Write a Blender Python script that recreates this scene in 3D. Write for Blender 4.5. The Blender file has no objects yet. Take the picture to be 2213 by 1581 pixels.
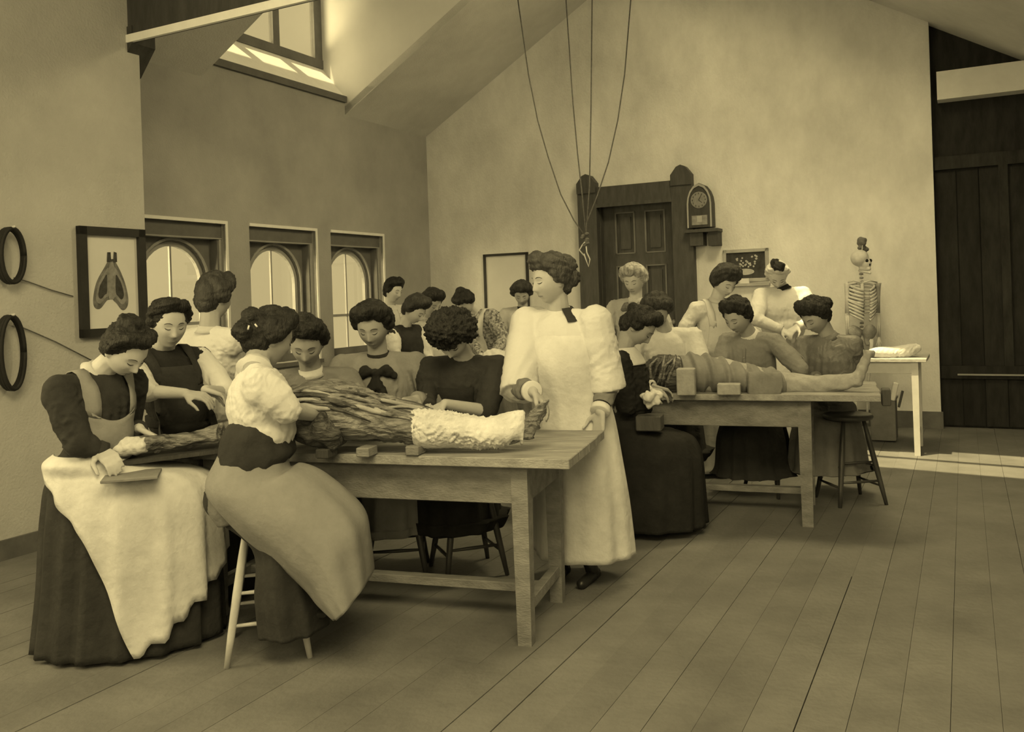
import bpy, math, random
import numpy as np
from mathutils import Vector, Matrix

random.seed(7)
rng = np.random.RandomState(7)
SC = bpy.context.scene
COL = SC.collection
V = Vector
TINT = (1.0, 0.81, 0.385)            # sepia tint given to the sky and every lamp

# ------------------------------------------------------------------ camera
F_PX, PPX, PPY, CAM_H = 1900.0, 1106.5, 640.0, 1.48
RC, RS = math.cos(0.033), math.sin(0.033)
cd = bpy.data.cameras.new('camera')
cam = bpy.data.objects.new('camera', cd)
COL.objects.link(cam)
cd.sensor_width = 36.0
cd.lens = 36.0 * F_PX / 2213.0
cd.shift_y = -(790.5 - PPY) / 2213.0
cd.clip_start = 0.05
cam.matrix_world = Matrix(((RC, RS, 0, 0), (0, 0, -1, 0), (-RS, RC, 0, CAM_H), (0, 0, 0, 1)))
SC.camera = cam

def at(px, py, Y):
    """world point seen at a pixel of the photograph, Y metres in front of the camera"""
    u, v = px - PPX, PPY - py
    return V(((RC * u + RS * v) / F_PX * Y, Y, CAM_H + (-RS * u + RC * v) / F_PX * Y))

def floor_at(px, py):
    u, v = px - PPX, PPY - py
    Z = -RS * u + RC * v
    Y = -CAM_H * F_PX / Z
    p = at(px, py, Y); p.z = 0
    return p

# ------------------------------------------------------------------ world, lights, exposure
W2 = V((math.cos(math.radians(27.2)), -math.sin(math.radians(27.2)), 0))    # along the back wall
W1 = V((math.sin(math.radians(27.2)), math.cos(math.radians(27.2)), 0))     # along the window wall
CORNER = V((-1.07, 11.66, 0))
def R(s, t, z=0.0):
    p = CORNER + W2 * s - W1 * t
    p.z = z
    return p

SC.view_settings.view_transform = 'Standard'
SC.view_settings.look = 'None'
SC.view_settings.gamma = 1.0
SC.view_settings.use_curve_mapping = False
SC.view_settings.exposure = 0.0

wd = bpy.data.worlds.new('sky'); SC.world = wd; wd.use_nodes = True
bg = wd.node_tree.nodes['Background']
bg.inputs[0].default_value = (TINT[0], TINT[1], TINT[2], 1)
bg.inputs[1].default_value = 0.60

def area(name, loc, target, sx, sy, power):
    l = bpy.data.lights.new(name, 'AREA'); l.shape = 'RECTANGLE'; l.size = sx; l.size_y = sy
    l.energy = power; l.color = TINT
    o = bpy.data.objects.new(name, l); COL.objects.link(o)
    o.location = loc
    o.rotation_euler = (V(target) - V(loc)).to_track_quat('-Z', 'Y').to_euler()
    return o
# tall studio window in the left wall, beyond the frame
area('studio_window_light', R(0.6, 9.6, 2.3), R(5.0, 4.6, 1.0), 2.2, 1.8, 125)
# unseen fill lamp behind the camera; the rear wall has no windows
area('rear_fill_light', R(6.5, 13.5, 3.2), R(4.2, 1.0, 1.8), 3.6, 1.8, 115)
# bright hazy sky beyond the arched windows and the dormer
area('window_sky_light', R(-2.6, 6.2, 2.0), R(3.6, 0.0, 2.2), 2.6, 1.6, 420)
# added fill lamp above the front roof opening, brightens the back wall
area('front_roof_fill_light', R(6.4, 9.8, 5.1), R(3.0, 0.2, 2.0), 3.4, 2.4, 380)
area('dormer_sky_light', R(-1.9, 3.4, 6.6), R(3.6, 2.4, 1.6), 2.0, 1.6, 120)
# added lamp above the made-up opening in the right slope, lights the far group
area('far_roof_fill_light', R(5.45, 2.92, 4.85), R(4.0, 1.2, 1.0), 1.9, 0.8, 185)
sd = bpy.data.lights.new('sun', 'SUN'); sd.energy = 8.0; sd.angle = 0.012; sd.color = TINT
sun = bpy.data.objects.new('sun', sd); COL.objects.link(sun)
sun.rotation_euler = (W2 * 0.20 + W1 * 0.24 - V((0, 0, 1))).to_track_quat('-Z', 'Y').to_euler()

# ------------------------------------------------------------------ materials (neutral greys; the light carries the tint)
def mat(name, val, rough=0.85, var=0.25, scale=6.0, bump=0.0, bscale=40.0, stretch=(1, 1, 1), rand=0.0, spec=0.25, detail=5.0, bdist=0.02):
    m = bpy.data.materials.new(name); m.use_nodes = True
    nt = m.node_tree; n = nt.nodes; L = nt.links
    b = n['Principled BSDF']
    b.inputs['Roughness'].default_value = rough
    b.inputs['Specular IOR Level'].default_value = spec
    tc = n.new('ShaderNodeTexCoord'); mp = n.new('ShaderNodeMapping')
    mp.inputs['Scale'].default_value = stretch
    L.new(tc.outputs['Object'], mp.inputs['Vector'])
    ns = n.new('ShaderNodeTexNoise'); ns.inputs['Scale'].default_value = scale; ns.inputs['Detail'].default_value = detail
    ns.inputs['Roughness'].default_value = 0.65
    L.new(mp.outputs['Vector'], ns.inputs['Vector'])
    mr = n.new('ShaderNodeMapRange')
    mr.inputs['From Min'].default_value = 0.3; mr.inputs['From Max'].default_value = 0.7
    mr.inputs['To Min'].default_value = val * (1 - var); mr.inputs['To Max'].default_value = val * (1 + var)
    L.new(ns.outputs['Fac'], mr.inputs['Value'])
    src = mr.outputs['Result']
    if rand:
        oi = n.new('ShaderNodeObjectInfo'); m2 = n.new('ShaderNodeMapRange')
        m2.inputs['To Min'].default_value = 1 - rand; m2.inputs['To Max'].default_value = 1 + rand
        L.new(oi.outputs['Random'], m2.inputs['Value'])
        mm = n.new('ShaderNodeMath'); mm.operation = 'MULTIPLY'
        L.new(src, mm.inputs[0]); L.new(m2.outputs['Result'], mm.inputs[1]); src = mm.outputs[0]
    cc = n.new('ShaderNodeCombineColor')
    for i in range(3): L.new(src, cc.inputs[i])
    L.new(cc.outputs[0], b.inputs['Base Color'])
    if bump:
        n2 = n.new('ShaderNodeTexNoise'); n2.inputs['Scale'].default_value = bscale; n2.inputs['Detail'].default_value = 4
        L.new(mp.outputs['Vector'], n2.inputs['Vector'])
        bp = n.new('ShaderNodeBump'); bp.inputs['Strength'].default_value = bump; bp.inputs['Distance'].default_value = bdist
        L.new(n2.outputs['Fac'], bp.inputs['Height']); L.new(bp.outputs['Normal'], b.inputs['Normal'])
    return m

M = {}
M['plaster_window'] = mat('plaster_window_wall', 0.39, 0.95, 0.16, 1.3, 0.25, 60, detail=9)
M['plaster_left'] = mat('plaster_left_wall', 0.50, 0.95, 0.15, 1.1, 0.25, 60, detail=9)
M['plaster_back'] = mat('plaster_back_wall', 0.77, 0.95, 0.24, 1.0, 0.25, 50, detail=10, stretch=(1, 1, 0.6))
M['ceiling'] = mat('ceiling_plaster', 0.70, 0.95, 0.14, 1.2, 0.2, 60, detail=9)
M['cheek'] = mat('lit_cheek_boards', 0.85, 0.9, 0.04, 1.5)  # window light on the dormer cheek put into a pale colour
M['floor'] = mat('worn_floorboards', 0.165, 0.62, 0.24, 2.2, 0.2, 30, rand=0.06, detail=8)
M['subfloor'] = mat('floor_dark_joint', 0.03)
M['base'] = mat('dark_baseboard', 0.13, 0.6)
M['paletrim'] = mat('white_wood_and_lit_edges', 0.85, 0.6, 0.05)  # also stands in for plaster edges and the dormer sill catching light
M['darkwood'] = mat('dark_stained_wood', 0.055, 0.55, 0.3, 3, 0.2, 30, (6, 6, 1))
M['doorwood'] = mat('door_wood', 0.075, 0.5, 0.25, 4, 0.2, 25, (5, 5, 1))
M['doorlight'] = mat('door_moulding_edge', 0.17, 0.5, 0.2, 4)
M['windowwood'] = mat('window_panel_wood', 0.15, 0.6, 0.2, 4)
M['sash'] = mat('window_sash_paint', 0.34, 0.6, 0.1, 4)
M['partition'] = mat('black_boarded_partition', 0.022, 0.7, 0.5, 3, 0.2, 20, (4, 4, 1), rand=0.35)
M['table'] = mat('scrubbed_table_wood', 0.22, 0.6, 0.30, 5, 0.3, 40, (1, 4, 4))
M['tabletop'] = mat('worn_table_top', 0.30, 0.55, 0.30, 6, 0.3, 40, (1, 5, 3), rand=0.10)
M['table2'] = mat('grey_table_wood', 0.20, 0.6, 0.30, 5, 0.3, 40, (1, 4, 4))
M['whitewood'] = mat('pale_painted_wood', 0.62, 0.7, 0.1, 5)
M['stool'] = mat('pale_stool_wood', 0.50, 0.4, 0.15, 6, 0.1, 30, spec=0.5)
M['stooldark'] = mat('dark_stool_wood', 0.05, 0.45, 0.2, 6, 0.1, 30, spec=0.5)
M['skin'] = mat('skin', 0.43, 0.6, 0.06, 12, 0.05, 80)
M['skinpale'] = mat('pale_skin', 0.55, 0.6, 0.06, 12, 0.05, 80)
M['skindark'] = mat('darker_skin', 0.33, 0.6, 0.08, 12, 0.05, 80)  # darker skin tone for some of the people
M['lip'] = mat('lips', 0.20, 0.6, 0.05)
M['lash'] = mat('lashes_and_brows', 0.035, 0.8, 0.1)
M['shoe'] = mat('black_shoe_leather', 0.018, 0.35, 0.2, 6, spec=0.5)
M['white'] = mat('white_cotton', 0.64, 0.95, 0.05, 5, 0.45, 16)
M['whitesoil'] = mat('soiled_white_cotton', 0.62, 0.95, 0.18, 4, 0.35, 22, detail=7)
M['offwhite'] = mat('off_white_cotton', 0.60, 0.95, 0.10, 6, 0.35, 22)
M['lightgrey'] = mat('light_linen', 0.44, 0.95, 0.10, 7, 0.35, 22)
M['linen'] = mat('grey_linen', 0.22, 0.95, 0.15, 7, 0.4, 22)
M['midgrey'] = mat('mid_grey_cloth', 0.17, 0.95, 0.18, 7, 0.4, 22)
M['dark'] = mat('dark_wool', 0.034, 0.95, 0.25, 8, 0.4, 24)
M['black'] = mat('black_wool', 0.018, 0.9, 0.3, 8, 0.4, 24)
M['satin'] = mat('grey_satin', 0.16, 0.5, 0.25, 9, 0.5, 20, spec=0.5)
M['print'] = mat('patterned_cotton', 0.26, 0.9, 0.75, 42, 0.3, 30, detail=1)
M['apron_grey'] = mat('grey_apron_canvas', 0.24, 0.95, 0.14, 5, 0.15, 45)
M['cadaver'] = mat('preserved_tissue', 0.18, 0.45, 0.95, 9, 1.0, 16, (1, 3.5, 3.5), spec=0.5)
M['cadaver_dark'] = mat('dark_preserved_tissue', 0.06, 0.5, 0.7, 9, 0.9, 14, (1, 4, 4), spec=0.5)
M['cadaver_pale'] = mat('pale_preserved_skin', 0.36, 0.7, 0.25, 8, 0.6, 18)
M['wrap'] = mat('wrapping_cloth', 0.66, 0.95, 0.22, 9, 0.8, 16)
M['bone'] = mat('bone', 0.62, 0.6, 0.12, 14)
M['bonedark'] = mat('aged_bone', 0.30, 0.6, 0.3, 14)
M['paper'] = mat('chart_paper', 0.74, 0.9, 0.04, 3)
M['ink'] = mat('chart_grey_ink', 0.17, 0.9, 0.5, 16)
M['inkdark'] = mat('chart_dark_ink', 0.06, 0.9, 0.4, 20)
M['inklight'] = mat('chart_pale_ink', 0.27, 0.9, 0.3, 20)
M['frame'] = mat('black_picture_frame', 0.035, 0.5, 0.2)
M['rope'] = mat('cord', 0.14, 0.9, 0.3, 60)
M['dial'] = mat('clock_dial', 0.24, 0.5, 0.2, 20)
M['brass'] = mat('brass_edge', 0.34, 0.35, 0.1, spec=0.6)
M['slate'] = mat('blackboard_slate', 0.06, 0.8, 0.4, 9)
M['chalk'] = mat('chalk', 0.50, 0.95, 0.2, 30)
M['rubber'] = mat('black_rubber', 0.02, 0.6, 0.2)
M['metal'] = mat('steel', 0.60, 0.25, 0.05, spec=0.8)

def hair_mat(name, val):
    m = mat(name, val, 0.5, 0.55, 30, 0.6, 110, (1, 1, 0.3), spec=0.22, detail=3)
    return m
M['hair'] = hair_mat('dark_brown_hair', 0.020)
M['hairmid'] = hair_mat('brown_hair', 0.045)
M['hairlight'] = hair_mat('fair_hair', 0.42)
M['hairgrey'] = hair_mat('greying_brown_hair', 0.065)

def glass_mat():
    m = bpy.data.materials.new('window_glass'); m.use_nodes = True
    nt = m.node_tree; nt.nodes.clear()
    o = nt.nodes.new('ShaderNodeOutputMaterial'); mx = nt.nodes.new('ShaderNodeMixShader')
    t = nt.nodes.new('ShaderNodeBsdfTransparent'); g = nt.nodes.new('ShaderNodeBsdfGlossy')
    t.inputs[0].default_value = (0.97, 0.97, 0.97, 1); g.inputs['Roughness'].default_value = 0.02
    mx.inputs[0].default_value = 0.05; nt.links.new(t.outputs[0], mx.inputs[1]); nt.links.new(g.outputs[0], mx.inputs[2])
    nt.links.new(mx.outputs[0], o.inputs[0])
    return m
M['glass'] = glass_mat()

# ------------------------------------------------------------------ mesh helpers
ORIG = {}
class MB:
    def __init__(self):
        self.v = []; self.f = []
    def add(self, vs, fs):
        n = len(self.v)
        self.v.extend([tuple(p) for p in vs]); self.f.extend([tuple(i + n for i in f) for f in fs])
        return self
    def hexa(self, p):      # 8 points: bottom 4 ccw, top 4 ccw
        return self.add(p, [(3, 2, 1, 0), (4, 5, 6, 7), (0, 1, 5, 4), (1, 2, 6, 5), (2, 3, 7, 6), (3, 0, 4, 7)])
    def box(self, c, size, rot=None, bev=0.0):
        c = V(c); hx, hy, hz = [k / 2 for k in size]
        rot = rot or Matrix.Identity(3)
        if bev <= 0:
            return self.hexa([c + rot @ V(q) for q in ((-hx, -hy, -hz), (hx, -hy, -hz), (hx, hy, -hz), (-hx, hy, -hz),
                                                       (-hx, -hy, hz), (hx, -hy, hz), (hx, hy, hz), (-hx, hy, hz))])
        vs = []
        for zz, k in ((-hz, bev), (-hz + bev, 0), (hz - bev, 0), (hz, bev)):
            a, b_ = hx - k, hy - k
            vs += [c + rot @ V(q) for q in ((-a + bev, -b_, zz), (a - bev, -b_, zz), (a, -b_ + bev, zz), (a, b_ - bev, zz),
                                            (a - bev, b_, zz), (-a + bev, b_, zz), (-a, b_ - bev, zz), (-a, -b_ + bev, zz))]
        fs = [tuple(range(7, -1, -1)), tuple(range(24, 32))]
        for r in range(3):
            for i in range(8):
                j = (i + 1) % 8
                fs.append((r * 8 + i, r * 8 + j, (r + 1) * 8 + j, (r + 1) * 8 + i))
        return self.add(vs, fs)
    def rbox(self, s0, s1, t0, t1, z0, z1):
        return self.hexa([R(s0, t1, z0), R(s1, t1, z0), R(s1, t0, z0), R(s0, t0, z0),
                          R(s0, t1, z1), R(s1, t1, z1), R(s1, t0, z1), R(s0, t0, z1)])
    def prism(self, pts, off):     # polygon pts extruded by off
        n = len(pts); off = V(off)
        vs = [V(p) for p in pts] + [V(p) + off for p in pts]
        fs = [tuple(range(n - 1, -1, -1)), tuple(range(n, 2 * n))]
        fs += [(i, (i + 1) % n, (i + 1) % n + n, i + n) for i in range(n)]
        return self.add(vs, fs)
    def capsule(self, p0, r0, p1, r1, n=12, flat=None):
        p0, p1 = V(p0), V(p1); d = p1 - p0
        if d.length < 1e-6: d = V((0, 0, 1e-4))
        q = d.to_track_quat('Z', 'Y').to_matrix()
        rings = []
        for k in (-75, -45, -15): 
            a = math.radians(k); rings.append((p0 + q @ V((0, 0, math.sin(a) * r0)), math.cos(a) * r0))
        for k in (15, 45, 75):
            a = math.radians(k); rings.append((p1 + q @ V((0, 0, math.sin(a) * r1)), math.cos(a) * r1))
        vs = []
        for c, r in rings:
            for i in range(n):
                a = 2 * math.pi * i / n
                vs.append(c + q @ V((math.cos(a) * r, math.sin(a) * r, 0)))
        m = len(rings); fs = []
        for j in range(m - 1):
            for i in range(n):
                k = (i + 1) % n
                fs.append((j * n + i, j * n + k, (j + 1) * n + k, (j + 1) * n + i))
        fs.append(tuple(range(n - 1, -1, -1))); fs.append(tuple(range((m - 1) * n, m * n)))
        return self.add(vs, fs)
    def tube(self, pts, r, n=8):
        pts = [V(p) for p in pts]
        if not isinstance(r, (list, tuple)): r = [r] * len(pts)
        vs = []; fs = []; prev = None
        for i, p in enumerate(pts):
            t = (pts[min(i + 1, len(pts) - 1)] - pts[max(i - 1, 0)]).normalized()
            if prev is None:
                a = t.orthogonal().normalized()
            else:
                a = (prev - t * prev.dot(t)).normalized()
            prev = a; b = t.cross(a)
            for k in range(n):
                an = 2 * math.pi * k / n
                vs.append(p + (a * math.cos(an) + b * math.sin(an)) * r[i])
        for j in range(len(pts) - 1):
            for k in range(n):
                l = (k + 1) % n
                fs.append((j * n + k, j * n + l, (j + 1) * n + l, (j + 1) * n + k))
        fs.append(tuple(range(n - 1, -1, -1))); fs.append(tuple(range((len(pts) - 1) * n, len(pts) * n)))
        return self.add(vs, fs)
    def ellipsoid(self, c, rad, rot=None, nu=20, nv=12):
        c = V(c); rot = rot or Matrix.Identity(3)
        vs = []; fs = []
        for j in range(1, nv):
            b = math.pi * j / nv
            for i in range(nu):
                a = 2 * math.pi * i / nu
                vs.append(c + rot @ V((rad[0] * math.sin(b) * math.cos(a), rad[1] * math.sin(b) * math.sin(a), rad[2] * math.cos(b))))
        vs.append(c + rot @ V((0, 0, rad[2]))); vs.append(c + rot @ V((0, 0, -rad[2])))
        T, B = len(vs) - 2, len(vs) - 1
        for j in range(nv - 2):
            for i in range(nu):
                k = (i + 1) % nu
                fs.append((j * nu + i, (j + 1) * nu + i, (j + 1) * nu + k, j * nu + k))
        for i in range(nu):
            k = (i + 1) % nu
            fs.append((T, i, k)); fs.append((B, (nv - 2) * nu + k, (nv - 2) * nu + i))
        return self.add(vs, fs)
    def lathe(self, c, prof, n=20, rot=None):
        c = V(c); rot = rot or Matrix.Identity(3); vs = []; fs = []
        for r, z in prof:
            for i in range(n):
                a = 2 * math.pi * i / n
                vs.append(c + rot @ V((r * math.cos(a), r * math.sin(a), z)))
        for j in range(len(prof) - 1):
            for i in range(n):
                k = (i + 1) % n
                fs.append((j * n + i, j * n + k, (j + 1) * n + k, (j + 1) * n + i))
        fs.append(tuple(range(n - 1, -1, -1))); fs.append(tuple(range((len(prof) - 1) * n, len(prof) * n)))
        return self.add(vs, fs)
    def mesh(self, name, org=V((0, 0, 0))):
        me = bpy.data.meshes.new(name)
        me.from_pydata([(p[0] - org[0], p[1] - org[1], p[2] - org[2]) for p in self.v], [], self.f)
        me.update()
        return me
    def build(self, name, m, parent=None, smooth=False, voxel=0, sm=2, disp=None, subd=0):
        org = ORIG.get(parent.name, V((0, 0, 0))) if parent else V((0, 0, 0))
        me = self.mesh(name, org)
        if voxel:
            me = remeshed(me, voxel, sm, disp)
            smooth = True
        me.materials.append(m if not isinstance(m, str) else M[m])
        if smooth:
            me.polygons.foreach_set('use_smooth', [True] * len(me.polygons))
        o = bpy.data.objects.new(name, me); COL.objects.link(o)
        if parent:
            o.parent = parent
        ORIG[o.name] = org
        if subd:
            md = o.modifiers.new('s', 'SUBSURF'); md.levels = subd; md.render_levels = subd
        return o

def remeshed(me, voxel, sm, disp):
    t = bpy.data.objects.new('tmp', me); COL.objects.link(t)
    md = t.modifiers.new('r', 'REMESH'); md.mode = 'VOXEL'; md.voxel_size = voxel
    if sm:
        ms = t.modifiers.new('s', 'SMOOTH'); ms.factor = 0.5; ms.iterations = sm
    dg = bpy.context.evaluated_depsgraph_get()
    ev = t.evaluated_get(dg)
    out = bpy.data.meshes.new_from_object(ev)
    out.name = me.name
    bpy.data.objects.remove(t); bpy.data.meshes.remove(me)
    if disp is not None and len(out.vertices):
        n = len(out.vertices)
        co = np.empty(n * 3); out.vertices.foreach_get('co', co); co = co.reshape(-1, 3)
        no = np.empty(n * 3); out.vertex_normals.foreach_get('vector', no); no = no.reshape(-1, 3)
        co = co + no * disp(co)[:, None]
        out.vertices.foreach_set('co', co.ravel()); out.update()
    return out

def folds(amp, freq, seed=0, stretch=(1, 1, 1)):
    r = np.random.RandomState(seed)
    ks = [(r.normal(size=3) * freq * f * np.array(stretch), r.uniform(0, 6.28), a) for f, a in ((1, 1), (1, 1), (1.8, .6), (1.8, .6), (3.1, .35), (3.1, .35), (5.5, .2))]
    w = r.normal(size=3) * freq * .6
    def fn(p):
        s = np.zeros(len(p))
        wp = 1.3 * np.sin(p @ w + 1.0)
        for k, ph, a in ks:
            s += a * np.sin(p @ k + ph + wp)
        return amp * s * 0.6
    return fn

def creases(amp, freq, seed=0, stretch=(1, 1, 1)):
    r = np.random.RandomState(seed + 40)
    ks = [(r.normal(size=3) * freq * f * np.array(stretch), r.uniform(0, 6.28), a) for f, a in ((1, 1), (1.3, .8), (2.1, .6), (2.9, .45), (4.3, .25))]
    w = r.normal(size=(2, 3)) * freq * .5
    m_ = r.normal(size=3) * freq * .35
    def fn(p):
        s = np.zeros(len(p)); wp = 1.6 * np.sin(p @ w[0] + 1.0) + 1.1 * np.sin(p @ w[1])
        for k, ph, a in ks:
            s += a * (0.5 - np.abs(np.sin((p @ k) * .5 + ph + wp)) ** .7)
        return amp * s * (.55 + .45 * np.sin(p @ m_))
    return fn

def empty(name, loc, label=None, cat=None, group=None, kind=None):
    o = bpy.data.objects.new(name, None); COL.objects.link(o); o.location = loc
    o.empty_display_size = 0.1
    ORIG[o.name] = V(loc)
    return tag(o, label, cat, group, kind)

def tag(o, label=None, cat=None, group=None, kind=None):
    if label: o['label'] = label
    if cat: o['category'] = cat
    if group: o['group'] = group
    if kind: o['kind'] = kind
    return o

def struct(o, label=None):
    o['kind'] = 'structure'
    if label: o['label'] = label
    return o

def copy_tree(o, loc, rz, label, group=None, m=None):
    c = o.copy(); COL.objects.link(c); c.location = loc; c.rotation_euler = (0, 0, rz)
    c['label'] = label
    if group: c['group'] = group
    ORIG[c.name] = V(loc)
    def kids(src, dst):
        for ch in [x for x in COL.objects if x.parent == src]:
            d = ch.copy(); COL.objects.link(d); d.parent = dst
            if m:
                d.data = d.data.copy(); d.data.materials.clear(); d.data.materials.append(M[m])
            kids(ch, d)
    kids(o, c)
    return c

# ================================================================== STRUCTURE
EAVE, SLOPE, RIDGE = 3.63, 0.589, 3.43
def ceil_z(s): return EAVE + SLOPE * (s if s < RIDGE else 2 * RIDGE - s)

# floor: sub floor and boards parallel to the window wall
fl = struct(MB().rbox(-0.3, 10.5, -0.3, 13.5, -0.12, -0.022).build('floor', 'subfloor'), 'worn wooden boarded floor of the room')
bw = 0.155
k = 0; s = 0.0
while s < 10.3:
    j = 3.0 + random.random() * 6.0
    for (a, b) in ((-0.25, j), (j + 0.002, 13.4)):
        dz = random.uniform(-0.0012, 0.0012)
        MB().rbox(s, s + bw - random.choice((.0012, .0014, .002, .004)), a, b, -0.022, dz).build('plank', 'floor', fl)
    s += bw

# window wall
TH = 0.26
WIN = [(1.06, 2.05), (2.31, 3.31), (3.63, 4.63)]
D0, D1 = 1.716, 3.86        # dormer extent
w = MB()
for a, b in ((-0.2, 1.06), (2.05, 2.31), (3.31, 3.63), (4.63, 6.0)):
    w.rbox(-TH, 0, a, b, 0, EAVE)
for a, b in WIN:
    w.rbox(-TH, 0, a, b, 0, 0.85); w.rbox(-TH, 0, a, b, 2.28, EAVE)
w.rbox(-0.10, 0, D0, D1, EAVE, 3.80)
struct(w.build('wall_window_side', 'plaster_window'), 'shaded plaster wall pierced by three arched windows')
struct(MB().rbox(0.0, 0.018, -0.0, 5.5, 0, 0.17).build('baseboard_window_side', 'base'))

# near left wall, one step in front of the window wall
lw = MB().rbox(0.95, 1.11, 5.5, 8.0, 0, 4.25)
lw.rbox(0.95, 1.11, 8.0, 13.4, 0, 0.9).rbox(0.95, 1.11, 8.0, 13.4, 3.6, 4.25).rbox(-0.2, 0.95, 5.5, 5.62, 0, 4.2)
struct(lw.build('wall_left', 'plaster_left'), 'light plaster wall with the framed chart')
struct(MB().rbox(1.11, 1.13, 5.5, 13.4, 0, 0.12).build('baseboard_left', 'base'))

# back wall (gable) with door opening
DS0, DS1, DTOP = 2.40, 3.36, 2.56
bwm = MB()
def gable(s0, s1, z0):
    pts = [R(s0, 0, z0), R(s1, 0, z0), R(s1, 0, ceil_z(s1) + .05)]
    if s0 < RIDGE < s1: pts.append(R(RIDGE, 0, ceil_z(RIDGE) + .05))
    pts.append(R(s0, 0, ceil_z(max(s0, 0)) + .05))
    bwm.prism(pts, W1 * 0.25)
gable(0.0, DS0, 0); gable(DS1, 6.04, 0); gable(DS0, DS1, DTOP)
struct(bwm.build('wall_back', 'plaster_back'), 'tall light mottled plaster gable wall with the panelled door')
bb = MB().rbox(0.0, 2.18, 0.0, 0.02, 0, 0.17).rbox(3.58, 6.06, 0.0, 0.02, 0, 0.17)
struct(bb.build('baseboard_back', 'base'))

# right part of the back wall: black boarded partition with doors
pt = struct(MB().rbox(6.04, 10.3, -0.24, -0.14, 0, 4.2).build('wall_right_partition', 'partition'), 'black boarded partition beside the light gable wall')
s = 6.05
while s < 10.2:
    MB().rbox(s, s + 0.19, -0.14, -0.115 + random.uniform(0, .012), 0.02, 2.6).build('plank', 'partition', pt)
    s += 0.20
for z in (0.50, 2.62):
    MB().rbox(6.05, 10.2, -0.115, -0.07, z, z + 0.13).build('rail', 'partition', pt)
MB().rbox(6.20, 10.2, -0.07, -0.05, 0.535, 0.55).build('latch_bar', 'sash', pt)
for s in (6.62, 7.25, 7.9):
    MB().rbox(s, s + .08, -0.115, -0.07, 0.63, 2.62).build('stile', 'partition', pt)
struct(MB().rbox(6.10, 10.3, -0.10, 0.10, 3.30, 3.58).build('trim_1', 'paletrim'), 'white painted horizontal beam across the dark partition')
struct(MB().rbox(10.3, 10.45, -0.3, 13.6, 0, 4.3).build('wall_right', 'plaster_left'))

struct(MB().rbox(0.9, 10.4, 13.75, 13.9, 0, 4.35).build('wall_rear', 'plaster_left'))  # unseen wall, added to cut sky fill from behind the camera
# sloping ceilings
def slab(s0, s1, t0, t1, name, mt):
    z0, z1 = ceil_z(s0), ceil_z(s1)
    if s0 >= RIDGE - .001: z0 = EAVE + SLOPE * (2 * RIDGE - s0)
    m_ = MB().hexa([R(s0, t1, z0), R(s1, t1, z1), R(s1, t0, z1), R(s0, t0, z0),
                    R(s0, t1, z0 + .1), R(s1, t1, z1 + .1), R(s1, t0, z1 + .1), R(s0, t0, z0 + .1)])
    return m_
cm = MB()
DTZ = 5.3; DS = (DTZ - EAVE) / SLOPE
for a in (slab(-0.1, RIDGE, -0.2, D0, '', ''), slab(-0.1, RIDGE, D1, 5.6, '', ''), slab(DS, RIDGE, D0, D1, '', '')):
    cm.add(a.v, a.f)
struct(cm.build('ceiling_left_slope', 'ceiling'), 'sloping plaster ceiling around the dormer')
cr = MB()
for q_ in ((RIDGE, 4.2, -0.25, 5.6), (6.5, 10.3, -0.25, 5.6), (4.2, 6.5, -0.25, 2.45), (4.2, 6.5, 3.4, 5.6)):
    a = slab(*q_, '', ''); cr.add(a.v, a.f)
opening2 = struct(empty('window_6', R(5.4, 3.0, 4.5)), 'added roof opening in the right hand slope, set for the sun patch')  # opening added to drop the sun patch and light the far group
for a_ in (2.37, 2.90, 3.4):
    z0_, z1_ = ceil_z(4.2), ceil_z(6.5)
    MB().hexa([R(4.2, a_ + .06, z0_ + .02), R(6.5, a_ + .06, z1_ + .02), R(6.5, a_, z1_ + .02), R(4.2, a_, z0_ + .02), R(4.2, a_ + .06, z0_ + .1), R(6.5, a_ + .06, z1_ + .1), R(6.5, a_, z1_ + .1), R(4.2, a_, z0_ + .1)]).build('glazing_bar', 'paletrim', opening2)
struct(cr.build('ceiling_right_slope', 'ceiling'))
struct(MB().rbox(0.9, 4.4, 5.6, 12.5, 4.25, 4.35).rbox(8.2, 10.3, 5.6, 12.5, 4.25, 4.35).rbox(4.4, 8.2, 5.6, 8.1, 4.25, 4.35).rbox(4.4, 8.2, 11.2, 12.5, 4.25, 4.35).build('ceiling_front', 'ceiling'))
opening1 = struct(empty('window_5', R(6.3, 9.6, 4.3)), 'added roof opening for the fill lamp over the front of the room')  # unseen opening added for the lamp that brightens the back wall
for a_ in (4.4, 5.62, 6.84, 8.12): MB().rbox(a_, a_ + .08, 8.1, 11.2, 4.26, 4.38).build('glazing_bar', 'paletrim', opening1)
for a_ in (4.48, 5.70, 6.92): MB().rbox(a_, a_ + 1.14, 8.1, 11.2, 4.31, 4.315).build('pane', 'glass', opening1)
struct(MB().prism([R(0.9, 5.62, 4.0), R(10.3, 5.62, 4.0), R(10.3, 5.62, 4.36), R(RIDGE + 3, 5.62, 4.36), R(RIDGE, 5.62, ceil_z(RIDGE) + .12), R(0.9, 5.62, ceil_z(.9) + .12)], W1 * .06).build('wall_front_gable', 'ceiling'))  # unseen, added to stop sun leaking through the roof gap
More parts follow.
